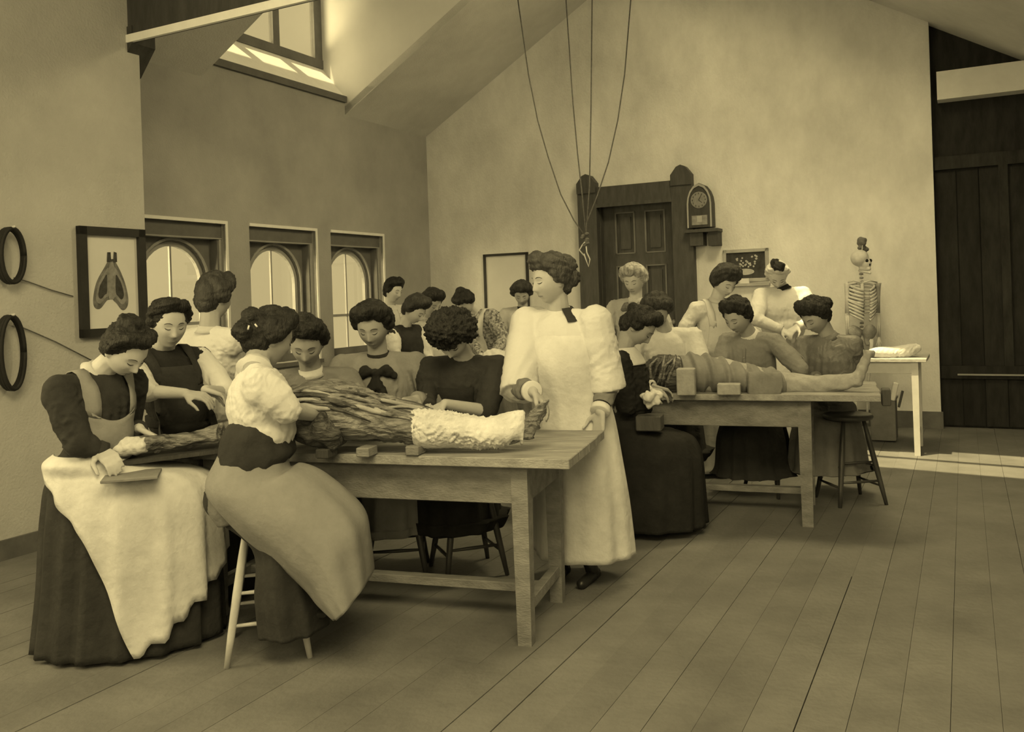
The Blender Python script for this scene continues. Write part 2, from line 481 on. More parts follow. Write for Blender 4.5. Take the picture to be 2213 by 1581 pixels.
# dormer cheeks and dormer top, pale to carry the window light
dm = MB()
for t0, t1 in ((D0 - 0.06, D0), (D1, D1 + 0.06)):
    dm.prism([R(-0.35, t0, EAVE + .0), R(0, t0, EAVE + .01), R(DS, t0, DTZ), R(-0.35, t0, DTZ)], R(0, t1) - R(0, t0))
dm.rbox(-0.4, DS, D0, D1, DTZ, DTZ + 0.06)
struct(dm.build('wall_dormer', 'cheek'), 'bright side of the dormer, window light put into its colour')
struct(MB().prism([R(0.0, D0, 3.84), R(-0.306, D0, 4.20), R(-0.36, D0, 4.20), R(-0.36, D0, 3.6), R(-0.02, D0, 3.78)], R(0, D1) - R(0, D0)).build('sill_dormer', 'paletrim'), 'pale sloping sill of the dormer window, sky light put into its colour')  # sky light on the sill put into its pale colour
struct(MB().rbox(-0.02, 0.035, D0 - 0.02, D1, 3.77, 3.84).build('trim_2', 'windowwood'), 'dark edge moulding below the dormer sill')
# dormer window: frame, mullions, panes
dwin = struct(empty('window_4', R(-0.33, 2.8, 4.2)), 'dormer window high above the arched windows')
f = MB().rbox(-0.36, -0.30, D0 + 0.0, D0 + 0.13, 4.2, DTZ).rbox(-0.36, -0.30, D1 - .13, D1, 4.2, DTZ).rbox(-0.36, -0.29, D0, D1, 4.20, 4.30).rbox(-0.36, -0.3, D0, D1, DTZ - .1, DTZ)
f.build('window_frame', 'windowwood', dwin)
for t_ in (D0 + 0.72, D0 + 1.42):
    MB().rbox(-0.36, -0.30, t_, t_ + 0.10, 4.3, DTZ - .1).build('mullion', 'windowwood', dwin)
for a_, b_ in ((D0 + .13, D0 + .72), (D0 + .82, D0 + 1.42), (D0 + 1.52, D1 - .13)):
    MB().rbox(-0.335, -0.33, a_, b_, 4.3, DTZ - .1).build('pane', 'glass', dwin)

# transverse beam at the top left, with its light lower band
struct(MB().rbox(1.0, 10.0, 5.54, 5.59, 3.36, 4.3).build('trim_3', 'darkwood'), 'dark cross beam under the roof')
struct(MB().rbox(1.11, 10.0, 5.585, 5.61, 3.345, 3.40).build('trim_4', 'paletrim'), 'pale lower band of the cross beam')
struct(MB().prism([R(1.0, 5.40, 3.15), R(1.16, 5.40, 3.34), R(1.16, 5.40, 3.46), R(1.0, 5.40, 3.46)], R(0, 5.7) - R(0, 5.5)).build('trim_5', 'darkwood'), 'dark bracket carrying the cross beam')

# arched windows
def arch_path(tc, hw, z0, spring, n=16):
    """(t,z) points from lower right round the arch to lower left"""
    pts = [(tc + hw, z0)]
    for i in range(n + 1):
        a = math.pi * i / n
        pts.append((tc + hw * math.cos(a), spring + hw * math.sin(a)))
    pts.append((tc - hw, z0))
    return pts
def arch_ring(mb, inner, outer, s0, s1):
    n = len(inner)
    vs = []
    for ss in (s0, s1):
        vs += [R(ss, t, z) for t, z in inner] + [R(ss, t, z) for t, z in outer]
    fs = []
    for i in range(n - 1):
        fs += [(i, i + 1, n + i + 1, n + i), (2 * n + i, 3 * n + i, 3 * n + i + 1, 2 * n + i + 1),
               (i, 2 * n + i, 2 * n + i + 1, i + 1), (n + i, n + i + 1, 3 * n + i + 1, 3 * n + i)]
    fs += [(0, n, 3 * n, 2 * n), (n - 1, 3 * n - 1, 4 * n - 1, 2 * n - 1)]
    mb.add(vs, fs)
names = ['third arched window from the left wall, nearest the room corner', 'middle arched window of the three', 'arched window half hidden by the left wall']
for wi, (a, b) in enumerate(WIN):
    tc = (a + b) / 2; wr = struct(empty('window_%d' % (wi + 1), R(-0.2, tc, 0.85)), names[wi])
    hw, spring, z0 = 0.385, 1.70, 0.95
    inner = arch_path(tc, hw, z0, spring)
    n = len(inner); outer = []
    for i, (t, z) in enumerate(inner):                      # same number of points on the rectangle
        if i == 0: outer.append((b, z0))
        elif i == n - 1: outer.append((a, z0))
        else:
            an = math.pi * (i - 1) / (n - 3)
            c_, s_ = math.cos(an), math.sin(an)
            kx = (b - tc) / abs(c_) if abs(c_) > 1e-6 else 9; kz = (2.28 - spring) / s_ if s_ > 1e-6 else 9
            q = min(kx, kz); outer.append((tc + c_ * q, spring + s_ * q))
    m_ = MB(); arch_ring(m_, inner, outer, -0.20, -0.155); m_.rbox(-0.2, -0.155, a, b, 0.85, z0)
    m_.build('panel', 'windowwood', wr)
    m_ = MB(); arch_ring(m_, arch_path(tc, hw - 0.04, z0, spring), arch_path(tc, hw, z0, spring), -0.215, -0.175)
    m_.build('window_frame', 'sash', wr)
    m_ = MB(); arch_ring(m_, arch_path(tc, hw + 0.012, z0, spring), arch_path(tc, hw + 0.035, z0, spring), -0.155, -0.135)
    m_.build('moulding', 'sash', wr)
    MB().rbox(-0.205, -0.185, tc - 0.010, tc + 0.010, z0, spring + hw - .03).build('mullion', 'sash', wr)
    for zz in (1.31,):
        MB().rbox(-0.205, -0.185, tc - hw + .04, tc + hw - .04, zz, zz + 0.03).build('transom', 'sash', wr)
    gl = [(t, z) for t, z in arch_path(tc, hw - 0.04, z0, spring)]
    MB().prism([R(-0.198, t, z) for t, z in gl], R(-0.194, 0) - R(-0.198, 0)).build('pane', 'glass', wr)
    MB().rbox(-0.155, -0.05, a, b, 2.13, 2.28).build('header_board', 'windowwood', wr)
    MB().rbox(-0.155, -0.045, a, b, 2.118, 2.13).build('header_bead', 'sash', wr)
    MB().rbox(-0.155, -0.06, a, a + 0.05, 0.95, 2.118).build('jamb_board', 'windowwood', wr)
    MB().rbox(-0.06, -0.05, a, a + 0.035, 0.95, 2.118).build('jamb_bead', 'sash', wr)
    MB().rbox(-0.02, 0.012, a - 0.0, b + 0.0, 2.262, 2.292).build('lintel_lit_edge', 'paletrim', wr)  # pale strip: light caught by the plaster edge, put into its colour
    MB().rbox(-0.26, 0.05, a - 0.02, b + 0.02, 0.83, 0.87).build('window_sill', 'windowwood', wr)
    MB().rbox(-0.03, 0.008, a - 0.03, a, 0.87, 2.292).build('jamb_lit_edge', 'paletrim', wr)  # lit jamb edge of the plaster, done as a pale strip

# panelled door with carved posts
dr = struct(empty('door_1', R(2.88, 0, 0)), 'tall dark panelled door with pointed posts in the gable wall')
for s0, s1, zt in ((2.18, 2.42, 2.68), (3.34, 3.58, 2.68)):
    c0 = (s0 + s1) / 2
    p = MB().rbox(s0, s1, 0.0, 0.10, 0, zt)
    pts = [R(s0, 0.12, zt), R(s1, 0.12, zt), R(s1, 0.12, zt + .12), R(c0 + .05, 0.12, zt + .21), R(c0, 0.12, zt + .23), R(c0 - .05, 0.12, zt + .21), R(s0, 0.12, zt + .12)]
    p.prism(pts, W1 * 0.12)
    p.build('post', 'doorwood', dr)
MB().rbox(2.42, 3.34, 0.0, 0.08, 2.52, 2.745).build('lintel', 'doorwood', dr)
MB().rbox(2.42, 3.34, 0.08, 0.10, 2.50, 2.54).build('lintel_bead', 'doorwood', dr)
MB().rbox(2.40, 2.43, -0.12, 0.0, 0, 2.555).rbox(3.33, 3.36, -0.12, 0.0, 0, 2.555).rbox(2.40, 3.36, -0.12, 0.0, 2.53, 2.56).build('jamb', 'doorwood', dr)
leaf = MB().rbox(2.40, 3.36, -0.16, -0.12, 0.0, 2.555).build('door_leaf', 'doorwood', dr)
def dbox(name, s0, s1, z0, z1, t0, t1, mt, par): return MB().rbox(s0, s1, t0, t1, z0, z1).build(name, mt, par)
for z0, z1 in ((0.0, .2), (1.80, 1.94), (2.44, 2.555), (1.05, 1.18)):
    dbox('rail', 2.42, 3.36, z0, z1, -0.12, -0.093, 'doorwood', leaf)
for s0, s1 in ((2.42, 2.58), (2.83, 2.95), (3.20, 3.36)):
    dbox('stile', s0, s1, 0.2, 2.44, -0.12, -0.095, 'doorwood', leaf)
for (z0, z1) in ((1.94, 2.44), (1.18, 1.80), (0.2, 1.05)):
    for s0, s1 in ((2.58, 2.83), (2.95, 3.20)):
        m_ = MB()
        m_.rbox(s0, s0 + .018, -0.105, -0.085, z0, z1).rbox(s1 - .018, s1, -0.105, -0.085, z0, z1)
        m_.rbox(s0, s1, -0.105, -0.085, z1 - .015, z1).rbox(s0, s1, -0.105, -0.085, z0, z0 + .015)
        m_.build('panel_moulding', 'doorlight', leaf)
        dbox('panel', s0 + .06, s1 - .06, z0 + .06, z1 - .06, -0.12, -0.10, 'doorwood', leaf)
MB().ellipsoid(R(3.28, -0.06, 1.12), (.03, .03, .03)).build('door_knob', 'brass', leaf, True)

# ================================================================== WALL THINGS
# framed chart on the left wall  (plane s = 1.11)
def wallplane_left(px, py, off=0.0):
    """point on the plane s = 1.11+off seen at the pixel"""
    d = at(px, py, 1.0) - V((0, 0, CAM_H)); o = V((0, 0, CAM_H))
    p0 = R(1.11 + off, 0); k_ = (p0 - o).dot(W2) / d.dot(W2)
    return o + d * k_
def wallplane_back(px, py, off=0.0):
    d = at(px, py, 1.0) - V((0, 0, CAM_H)); o = V((0, 0, CAM_H))
    p0 = R(0, off); k_ = (p0 - o).dot(W1) / d.dot(W1)
    return o + d * k_
def st(p):
    q = p - CORNER; return q.dot(W2), -q.dot(W1), p.z

A = st(wallplane_left(163, 488)); B_ = st(wallplane_left(306, 720))
tA, tB = A[1], B_[1] + .0; zT = A[2]; zB = st(wallplane_left(168, 730))[2]
tB = 5.53
ch = empty('framed_chart', R(1.12, (tA + tB) / 2, zB), 'black framed anatomical chart of a dark winged organ on the left wall', 'picture')
fr = MB(); fw = 0.055
fr.rbox(1.112, 1.15, tB, tA, zT - fw, zT).rbox(1.112, 1.15, tB, tA, zB, zB + fw).rbox(1.112, 1.15, tB, tB + fw, zB, zT).rbox(1.112, 1.15, tA - fw, tA, zB, zT)
fr.build('frame', 'frame', ch)
sheet = MB().rbox(1.112, 1.120, tB + fw, tA - fw, zB + fw, zT - fw).build('sheet', 'paper', ch)
def chart_poly(pts, off, mt, name):
    q = [st(wallplane_left(px, py)) for px, py in pts]
    MB().prism([R(1.1205 + off, t, z) for _, t, z in q], W2 * 0.0008).build(name, mt, sheet)
def sm_poly(pts, n=6):
    out = []; L = len(pts)
    for i in range(L):
        p0, p1, p2, p3 = [np.array(pts[(i + k_) % L], float) for k_ in (-1, 0, 1, 2)]
        for j in range(n):
            u = j / n
            out.append(tuple(0.5 * ((2 * p1) + (-p0 + p2) * u + (2 * p0 - 5 * p1 + 4 * p2 - p3) * u * u + (-p0 + 3 * p1 - 3 * p2 + p3) * u ** 3)))
    return out
def shrink(pts, k_, c=None):
    c = c or (sum(p[0] for p in pts) / len(pts), sum(p[1] for p in pts) / len(pts))
    return [(c[0] + (p[0] - c[0]) * k_, c[1] + (p[1] - c[1]) * k_) for p in pts]
Lw = [(236, 560), (222, 580), (206, 610), (199, 645), (202, 664), (214, 667), (228, 650), (237, 642), (238, 600)]
Rw = [(240, 560), (254, 578), (268, 612), (275, 645), (272, 664), (262, 670), (250, 656), (240, 642), (238, 600)]
for pl in (Lw, Rw):
    chart_poly(sm_poly(pl), 0.0, 'ink', 'drawing')
    chart_poly(sm_poly(shrink(pl, .72)), 0.001, 'inklight', 'drawing')
    chart_poly(sm_poly(shrink(pl, .48)), 0.002, 'inkdark', 'drawing')
chart_poly(sm_poly([(238, 560), (231, 590), (232, 640), (238, 646), (245, 640), (246, 590)]), 0.003, 'inklight', 'drawing')
chart_poly([(229, 545), (236, 545), (237, 560), (242, 560), (243, 544), (249, 546), (250, 566), (228, 566)], 0.003, 'inkdark', 'drawing')

# black hose coils at the far left of the left wall, with their cords
for (cy, hh, lab) in ((552, 58, 'upper black hose coil hanging on the left wall'), (762, 78, 'lower black hose coil hanging on the left wall')):
    c = wallplane_left(24, cy, 0.075); e = empty('hose_coil', c - V((0, 0, .12)), lab, 'hose')
    for q in range(3):
        pts = []
        for i in range(33):
            a = 2 * math.pi * i / 32
            pts.append(c + W1 * math.cos(a) * (.085 - q * .006) + V((0, 0, math.sin(a) * hh * .0028)) + W2 * (q * 0.02 - .02))
        MB().tube(pts, 0.013, 8).build('loop', 'rubber', e, True)
    MB().capsule(c + V((0, 0, hh * .0028)) - W2 * .05, .008, c + V((0, 0, hh * .0028 + .01)) + W2 * .04, .008).build('hook', 'metal', e, True)
for pts, lab in ((((30, 600), (60, 608), (110, 626), (158, 640)), 'upper thin cord running from the coil to the chart'),
                 (((30, 700), (60, 712), (120, 738), (205, 782)), 'lower thin cord running down from the coil behind the seated person')):
    tag(MB().tube([wallplane_left(a, b, .012) for a, b in pts], 0.004, 6).build('cord', 'rope', None, True), lab, 'cord')

# white chart on the back wall
def back_frame(name, px0, px1, pyt, pyb, label, cat, fw, fm, sm, d=0.03):
    a = st(wallplane_back(px0, (pyt + pyb) / 2)); b = st(wallplane_back(px1, (pyt + pyb) / 2))
    pm = (px0 + px1) / 2
    zt = st(wallplane_back(pm, pyt))[2]; zb = st(wallplane_back(pm, pyb))[2]
    e = empty(name, R((a[0] + b[0]) / 2, 0.01, zb), label, cat)
    m_ = MB().rbox(a[0], b[0], 0.002, d, zt - fw, zt).rbox(a[0], b[0], 0.002, d, zb, zb + fw).rbox(a[0], a[0] + fw, 0.002, d, zb, zt).rbox(b[0] - fw, b[0], 0.002, d, zb, zt)
    m_.build('frame', fm, e)
    sh = MB().rbox(a[0] + fw, b[0] - fw, 0.002, 0.010, zb + fw, zt - fw).build('sheet', sm, e)
    return e, sh, a[0], b[0], zb, zt
back_frame('wall_chart', 1048, 1144, 547, 678, 'thin framed blank white chart on the gable wall left of the door', 'picture', 0.03, 'frame', 'paper')
e, sh, s0, s1, zb, zt = back_frame('blackboard', 1564, 1662, 538, 608, 'small blackboard with chalk sketches on the gable wall right of the clock', 'blackboard', 0.035, 'lightgrey', 'slate')
r_ = random.Random(3)
for i in range(26):
    ss = s0 + (s1 - s0) * r_.uniform(.28, .78); zz = zb + (zt - zb) * (r_.uniform(.45, .8))
    MB().prism([R(ss + .012 * math.cos(a) * r_.uniform(.6, 1.4), 0.0105, zz + .012 * math.sin(a)) for a in [x * 1.2566 for x in range(5)]], -W1 * .0008).build('chalk_mark', 'chalk', sh)
cx = s0 + (s1 - s0) * .48; cz = zb + (zt - zb) * .30
MB().prism([R(cx + .10 * math.cos(a), 0.0105, cz + .035 * math.sin(a)) for a in [x * math.pi / 8 for x in range(16)]], -W1 * .0012).build('chalk_bowl', 'chalk', sh)
MB().rbox(s0 - .01, s1 + .01, 0.002, 0.08, zb - .05, zb - .02).build('ledge', 'lightgrey', e)
tag(MB().rbox(cx - .05, cx + .05, .015, .065, zb - .02, zb + .035).build('chalk_box', 'paper'), 'small white box standing on the blackboard ledge', 'box')

# arched clock and its shelf
a = st(wallplane_back(1493, 495)); b = st(wallplane_back(1550, 495)); sc0, sc1 = a[0] + .01, b[0] - .01
zs = st(wallplane_back(1520, 497))[2]; zt = st(wallplane_back(1520, 398))[2]
ck = empty('wall_clock', R((sc0 + sc1) / 2, 0.08, zs), 'pointed arch wooden clock on a wall shelf right of the door', 'clock')
cm_ = (sc0 + sc1) / 2; hw = (sc1 - sc0) / 2
def pointed(k_, t_):
    H_ = (zt - zs); pts = [(-hw * k_, 0.02), (hw * k_, 0.02), (hw * k_, H_ * .55)]
    for (x_, y_) in ((.93, .70), (.75, .83), (.45, .94), (0, 1.0), (-.45, .94), (-.75, .83), (-.93, .70)):
        pts.append((x_ * hw * k_, H_ * (.55 + (y_ - .55) * k_)))
    pts.append((-hw * k_, H_ * .55))
    return [R(cm_ + x_, t_, zs + z_) for x_, z_ in pts]
MB().prism(pointed(1.0, 0.17), W1 * 0.14).build('case', 'darkwood', ck)
pa, pb = pointed(0.98, 0.185), pointed(0.86, 0.185)
n = len(pa); m_ = MB(); vs = pa + pb + [p + W1 * .015 for p in pa + pb]; fs = []
for i in range(n):
    j = (i + 1) % n
    fs += [(i, j, n + j, n + i), (2 * n + i, 3 * n + i, 3 * n + j, 2 * n + j), (i, 2 * n + i, 2 * n + j, j), (n + i, n + j, 3 * n + j, 3 * n + i)]
m_.add(vs, fs).build('edge_moulding', 'brass', ck)
rotc = Matrix((W2, V((0, 0, 1)), -W1)).transposed()
zc = zs + (zt - zs) * .63; rr = hw * .66
dial = MB().lathe(R(cm_, 0.172, zc), [(rr, 0), (rr, .006), (rr * .9, .009), (.001, .009)], 28, rotc).build('dial', 'dial', ck)
m_ = MB()
for i in range(12):
    an = i * math.pi / 6
    c = R(cm_ + math.sin(an) * rr * .78, 0.183, zc + math.cos(an) * rr * .78)
    m_.box(c, (.006, .004, .018), Matrix.Rotation(0, 3, 'Z'))
m_.build('hour_marks', 'inkdark', dial)
for an, ln in ((2.3, .5), (0.5, .72)):
    MB().tube([R(cm_, 0.187, zc), R(cm_ + math.sin(an) * rr * ln, 0.187, zc + math.cos(an) * rr * ln)], .003, 6).build('hand', 'inkdark', dial)
MB().rbox(cm_ - hw * .62, cm_ + hw * .62, 0.17, 0.178, zs + .05, zs + (zt - zs) * .30).build('glass_tablet', 'inklight', ck)
m_ = MB(); m_.rbox(cm_ - hw * .2, cm_ + hw * .2, 0.178, 0.181, zs + .08, zs + .15); m_.build('painted_picture', 'lightgrey', ck)
sf = empty('clock_shelf', R(cm_, 0.1, zs - .2), 'dark bracket shelf carrying the arched clock', 'shelf')
MB().rbox(sc0 - .03, sc1 + .07, 0.002, 0.22, zs - .035, zs).build('board', 'doorwood', sf)
MB().rbox(sc0 + .02, sc0 + .17, 0.002, 0.16, zs - .18, zs - .035).build('bracket', 'doorwood', sf)
MB().rbox(sc1 - .05, sc1 + .06, 0.002, 0.18, zs - .19, zs - .035).build('bracket', 'darkwood', sf)

# hanging cords gathered in front of the door
hc = empty('hanging_cords', at(1268, 515, 6.0), 'four thin pulley cords gathered to a knot in front of the door', 'cord')
def cordpts(pl, Y):
    pts = [at(x, y, Y) for x, y in pl]
    d = (pts[0] - pts[1]).normalized(); pts.insert(0, pts[0] + d * ((5.45 - pts[0].z) / max(d.z, .2)))
    return pts
for pl in (((1130, 75), (1142, 160), (1162, 260), (1185, 340), (1212, 420), (1240, 475), (1266, 512)),
           ((1232, 130), (1238, 220), (1248, 330), (1258, 420), (1266, 500)),
           ((1279, 70), (1277, 250), (1274, 400), (1267, 505)),
           ((1357, 75), (1350, 160), (1335, 260), (1315, 350), (1290, 425), (1268, 480), (1266, 510))):
    MB().tube(cordpts(pl, 6.0), 0.0045, 6).build('cord', 'rope', hc, True)
m_ = MB()
for i in range(7):
    a = at(1264 + r_.uniform(-5, 5), 505 + i * 4, 6.0); m_.ellipsoid(a, (.016, .016, .012), None, 8, 6)
m_.build('knot', 'rope', hc, True)
for pl in (((1266, 520), (1258, 530), (1252, 540), (1262, 552)), ((1266, 525), (1268, 545), (1275, 560), (1272, 576), (1266, 560), (1262, 548))):
    MB().tube([at(x, y, 6.0) for x, y in pl], .0045, 6).build('cord_end', 'offwhite', hc, True)

# ================================================================== FURNITURE
def make_table(corner, yaw, length, width, h, inl, ins, mt, mtop, label, group=None, apron=0.17, leg=0.072, top=0.042, center=True, far_in=0.25):
    b = math.radians(yaw); L = V((math.cos(b), -math.sin(b), 0)); S = V((math.sin(b), math.cos(b), 0))
    c = V((corner[0], corner[1], 0))
    P = lambda l, s, z: c - L * l + S * s + V((0, 0, z))
    rot = Matrix((L, S, V((0, 0, 1)))).transposed()
    t = empty('dissecting_table', P(length / 2, width / 2, 0), label, 'table', group)
    def bx(name, l0, l1, s0, s1, z0, z1, m_, par=t, bev=.003):
        return MB().box(P((l0 + l1) / 2, (s0 + s1) / 2, (z0 + z1) / 2), (abs(l1 - l0), abs(s1 - s0), z1 - z0), rot, bev).build(name, m_, par)
    nb = 4
    for i in range(nb):
        bx('top_board', random.uniform(-.004, .004), length, width * i / nb + .0015, width * (i + 1) / nb - .0015, h - top, h - random.uniform(0, .002), mtop)
    a0, a1 = h - top - apron, h - top
    bx('apron', inl + leg * .5, length - far_in - leg * .5, ins + .012, ins + .034, a0, a1, mt)
    bx('apron', inl + leg * .5, length - far_in - leg * .5, width - ins - .034, width - ins - .012, a0, a1, mt)
    bx('apron', inl + .012, inl + .034, ins + leg * .5, width - ins - leg * .5, a0, a1, mt)
    bx('apron', length - far_in - .034, length - far_in - .012, ins + leg * .5, width - ins - leg * .5, a0, a1, mt)
    for l0 in (inl, length - far_in - leg):
        for s0 in (ins, width - ins - leg):
            m_ = MB(); q = []
            for z, k_ in ((0, .84), (a0, 1.0), (a1, 1.0)):
                cc = P(l0 + leg / 2, s0 + leg / 2, z); r = leg / 2 * k_
                q.append([cc + L * x * r + S * y * r for x, y in ((-1, -1), (1, -1), (1, 1), (-1, 1))])
            m_.add(sum(q, []), [(3, 2, 1, 0), (8, 9, 10, 11)] + [(r_ * 4 + i, r_ * 4 + (i + 1) % 4, r_ * 4 + 4 + (i + 1) % 4, r_ * 4 + 4 + i) for r_ in range(2) for i in range(4)])
            m_.build('leg', mt, t)
    for l0 in (inl, length - far_in - leg):
        bx('stretcher', l0 + .015, l0 + leg - .015, ins + leg * .8, width - ins - leg * .8, .13, .18, mt)
    if center:
        bx('stretcher', inl + leg * .7, length - far_in - leg * .7, width / 2 - .03, width / 2 + .03, .135, .175, mt)
    return P, L, S
T1 = make_table((0.207, 3.565), 17.2, 2.05, 0.76, 0.812, 0.20, 0.075, 'table', 'tabletop', 'scrubbed wooden table nearest the camera, carrying the body with the wrapped leg')
T2 = make_table((2.165, 5.20), 20.0, 2.10, 0.78, 0.825, 0.40, 0.06, 'table2', 'tabletop', 'wooden table in front of the skeleton with the draped body lying on it', leg=.078)
t3c = at(2003, 772, 7.45)
T3 = make_table((t3c.x, 7.45), 27.2, 1.2, 0.62, 0.835, 0.07, 0.03, 'whitewood', 'lightgrey', 'pale narrow table against the gable wall under the skeleton', leg=.055, apron=.10, top=.03, center=False, far_in=.07)
t4c = at(1108, 795, 7.9)
T4 = make_table((t4c.x + .35, 7.75), 24, 1.2, 0.60, 0.825, 0.10, 0.05, 'lightgrey', 'offwhite', 'pale far table behind the near group, in the corner of the room', leg=.06)

# stools
def make_stool(label, h=0.60, r=.165, spread=.235, mt='stool'):
    t = empty('wooden_stool', (0, 0, 0), label, 'stool', 'round wooden stools')
    MB().lathe((0, 0, 0), [(r * .9, h - .035), (r * .985, h - .03), (r, h - .018), (r * .985, h - .006), (r * .93, h), (.002, h - .004)], 28).build('seat', mt, t, True)
    legs = []
    for i in range(4):
        a = math.pi / 4 + i * math.pi / 2
        p0 = V((math.cos(a) * r * .62, math.sin(a) * r * .62, h - .03)); p1 = V((math.cos(a) * spread, math.sin(a) * spread, 0.0))
        d = p1 - p0
        pts = [p0 + d * k_ for k_ in (0, .25, .5, .78, 1)]
        MB().tube(pts, [.012, .017, .0185, .016, .0115], 10).build('leg', mt, t, True)
        legs.append((p0, p1))
    for i in range(4):
        j = (i + 1) % 4
        for f in (.50 + .05 * (i % 2), .72 + .06 * (i % 2)):
            a = legs[i][0].lerp(legs[i][1], f); b_ = legs[j][0].lerp(legs[j][1], f)
            MB().tube([a, a.lerp(b_, .5), b_], [.007, .010, .007], 8).build('rung', mt, t, True)
    return t
st0 = make_stool('pale round stool under the seated person in the white short sleeved blouse')
p = floor_at(596, 1395); st0.location = (p.x - .02, p.y - .02, 0); st0.rotation_euler.z = math.radians(14)
ORIG[st0.name] = V(st0.location)
STOOLS = {'s1': V(st0.location)}
def stool(px, py, rz, label, key, m='stooldark'):
    p_ = floor_at(px, py)
    copy_tree(st0, (p_.x, p_.y, 0), math.radians(rz), label, None, m); STOOLS[key] = V((p_.x, p_.y, 0))
stool(1012, 1232, 20, 'dark round stool seen between the legs of the near table', 's2')
stool(1838, 1082, 8, 'dark round stool standing past the right end of the far table', 's3')
stool(1680, 1062, 30, 'dark round stool behind the stretcher of the far table', 's4')
stool(1412, 1130, 42, 'dark round stool under the seated person in the black dress', 's5')
stool(858, 1238, 5, 'dark round stool behind the grey apron, below the near table', 's6')

# ------------------------------------------------------------------ preserved bodies and wrapped limbs
def loft_px(rings, nseg=36, sub=6, amp=0.0, nfold=0, seed=0, cap=True):
    """rings: (px,py,Y, bx,by(px half vector in the picture plane), depth radius) -> MB; a true solid with its own depth"""
    r = np.random.RandomState(seed)
    C_, A_, B2 = [], [], []
    for (px, py, Y, bx, by, dr_) in rings:
        c = at(px, py, Y); b_ = at(px + bx, py + by, Y) - c
        C_.append(np.array(c)); A_.append(np.array((0, dr_, 0))); B2.append(np.array(b_))
    def cm(arr, i, u):
        n = len(arr); p0, p1, p2, p3 = arr[max(i - 1, 0)], arr[i], arr[min(i + 1, n - 1)], arr[min(i + 2, n - 1)]
        return 0.5 * ((2 * p1) + (-p0 + p2) * u + (2 * p0 - 5 * p1 + 4 * p2 - p3) * u * u + (-p0 + 3 * p1 - 3 * p2 + p3) * u ** 3)
    mb = MB(); rows = []
    for i in range(len(rings) - 1):
        for j in range(sub): rows.append((i, j / sub))
    rows.append((len(rings) - 2, 1.0))
    vs = []; tot = len(rows)
    for k_, (i, u) in enumerate(rows):
        c, a, b_ = cm(C_, i, u), cm(A_, i, u), cm(B2, i, u)
        vv = k_ / (tot - 1)
        for q in range(nseg):
            th = 2 * math.pi * q / nseg
            m_ = 1 + (amp * (0.25 + vv) * math.sin(nfold * th + 1.3 * math.sin(2 * th + seed)) if nfold else 0)
            vs.append(c + (a * math.cos(th) + b_ * math.sin(th)) * m_)
    fs = [(k_ * nseg + q, k_ * nseg + (q + 1) % nseg, (k_ + 1) * nseg + (q + 1) % nseg, (k_ + 1) * nseg + q) for k_ in range(tot - 1) for q in range(nseg)]
    if cap:
        fs.append(tuple(range(nseg - 1, -1, -1))); fs.append(tuple(range((tot - 1) * nseg, tot * nseg)))
    return mb.add(vs, fs)

Z1 = 0.812
# --- near table
b1 = empty('preserved_body', T1[0](1.0, .35, Z1), 'preserved body on the near table with one leg wrapped in white cloth', 'cadaver')
m_ = MB()
a = loft_px([(560, 905, 4.05, 4, 44, .14), (640, 890, 4.0, 6, 58, .19), (700, 880, 3.98, 8, 62, .20), (745, 892, 3.93, 6, 60, .16), (800, 905, 3.90, 4, 48, .12), (850, 918, 3.87, 2, 38, .095), (905, 928, 3.85, 0, 33, .08), (1000, 930, 3.82, 0, 30, .062), (1095, 932, 3.79, 0, 30, .05), (1135, 925, 3.78, 0, 26, .045)])
m_.add(a.v, a.f)
a = loft_px([(690, 842, 4.12, 5, 20, .06), (740, 852, 4.12, 6, 34, .09), (800, 868, 4.10, 8, 32, .085), (860, 880, 4.08, 6, 24, .07), (925, 893, 4.06, 3, 16, .05), (960, 905, 4.05, 2, 15, .05), (1060, 930, 4.02, 2, 18, .05)])
m_.add(a.v, a.f)
f_ = at(1142, 915, 3.78)
m_.capsule(f_, .042, at(1168, 885, 3.78), .030); m_.capsule(at(1140, 935, 3.78), .035, at(1150, 920, 3.78), .035)
for i in range(5):
    q0 = at(1166 + i * 2, 884 - i * .5, 3.76 + i * .018); q1 = at(1178 + i * 2, 868 - 1 * i, 3.76 + i * .018)
    m_.capsule(q0, .013 - i * .001, q1, .011 - i * .001, 8)
BODYV = (list(m_.v), list(m_.f))
m_.build('body', 'cadaver', b1, voxel=.009, sm=2, disp=creases(.013, 55, 5, (.45, 1, 1)))
m_ = MB(); r2 = random.Random(5)
from mathutils.bvhtree import BVHTree
bvb = BVHTree.FromPolygons([V(p_) for p_ in BODYV[0]], BODYV[1])
def on_body(px, py, lift=0.0):
    o_ = V((0, 0, CAM_H + 1.2)); o_ = V((at(px, py, 3.9).x, 2.4, 1.9)); tgt = at(px, py, 3.95)
    h_, n_ = bvb.ray_cast(o_, (tgt - o_).normalized())[:2]
    return (h_ - (tgt - o_).normalized() * lift) if h_ is not None else None
for k_ in range(34):                       # separated muscle strands lying on the body
    x0 = r2.uniform(630, 850); y0 = r2.uniform(838, 925); ln = r2.uniform(50, 150); sl = r2.uniform(.05, .38); rr_ = r2.uniform(.006, .013)
    pts = [on_body(x0 + ln * u, y0 + ln * u * sl + 4 * math.sin(u * 5 + k_), .004) for u in (0, .2, .4, .6, .8, 1)]
    if any(p_ is None for p_ in pts) or max((pts[q_] - pts[q_ + 1]).length for q_ in range(5)) > .12: continue
    mm_ = MB(); mm_.tube(pts, [rr_ * .3, rr_ * .9, rr_, rr_ * .9, rr_ * .7, rr_ * .3], 8)
    mm_.build('muscle_strand', ('cadaver_pale', 'cadaver', 'cadaver_dark', 'cadaver')[k_ % 4], b1, True)
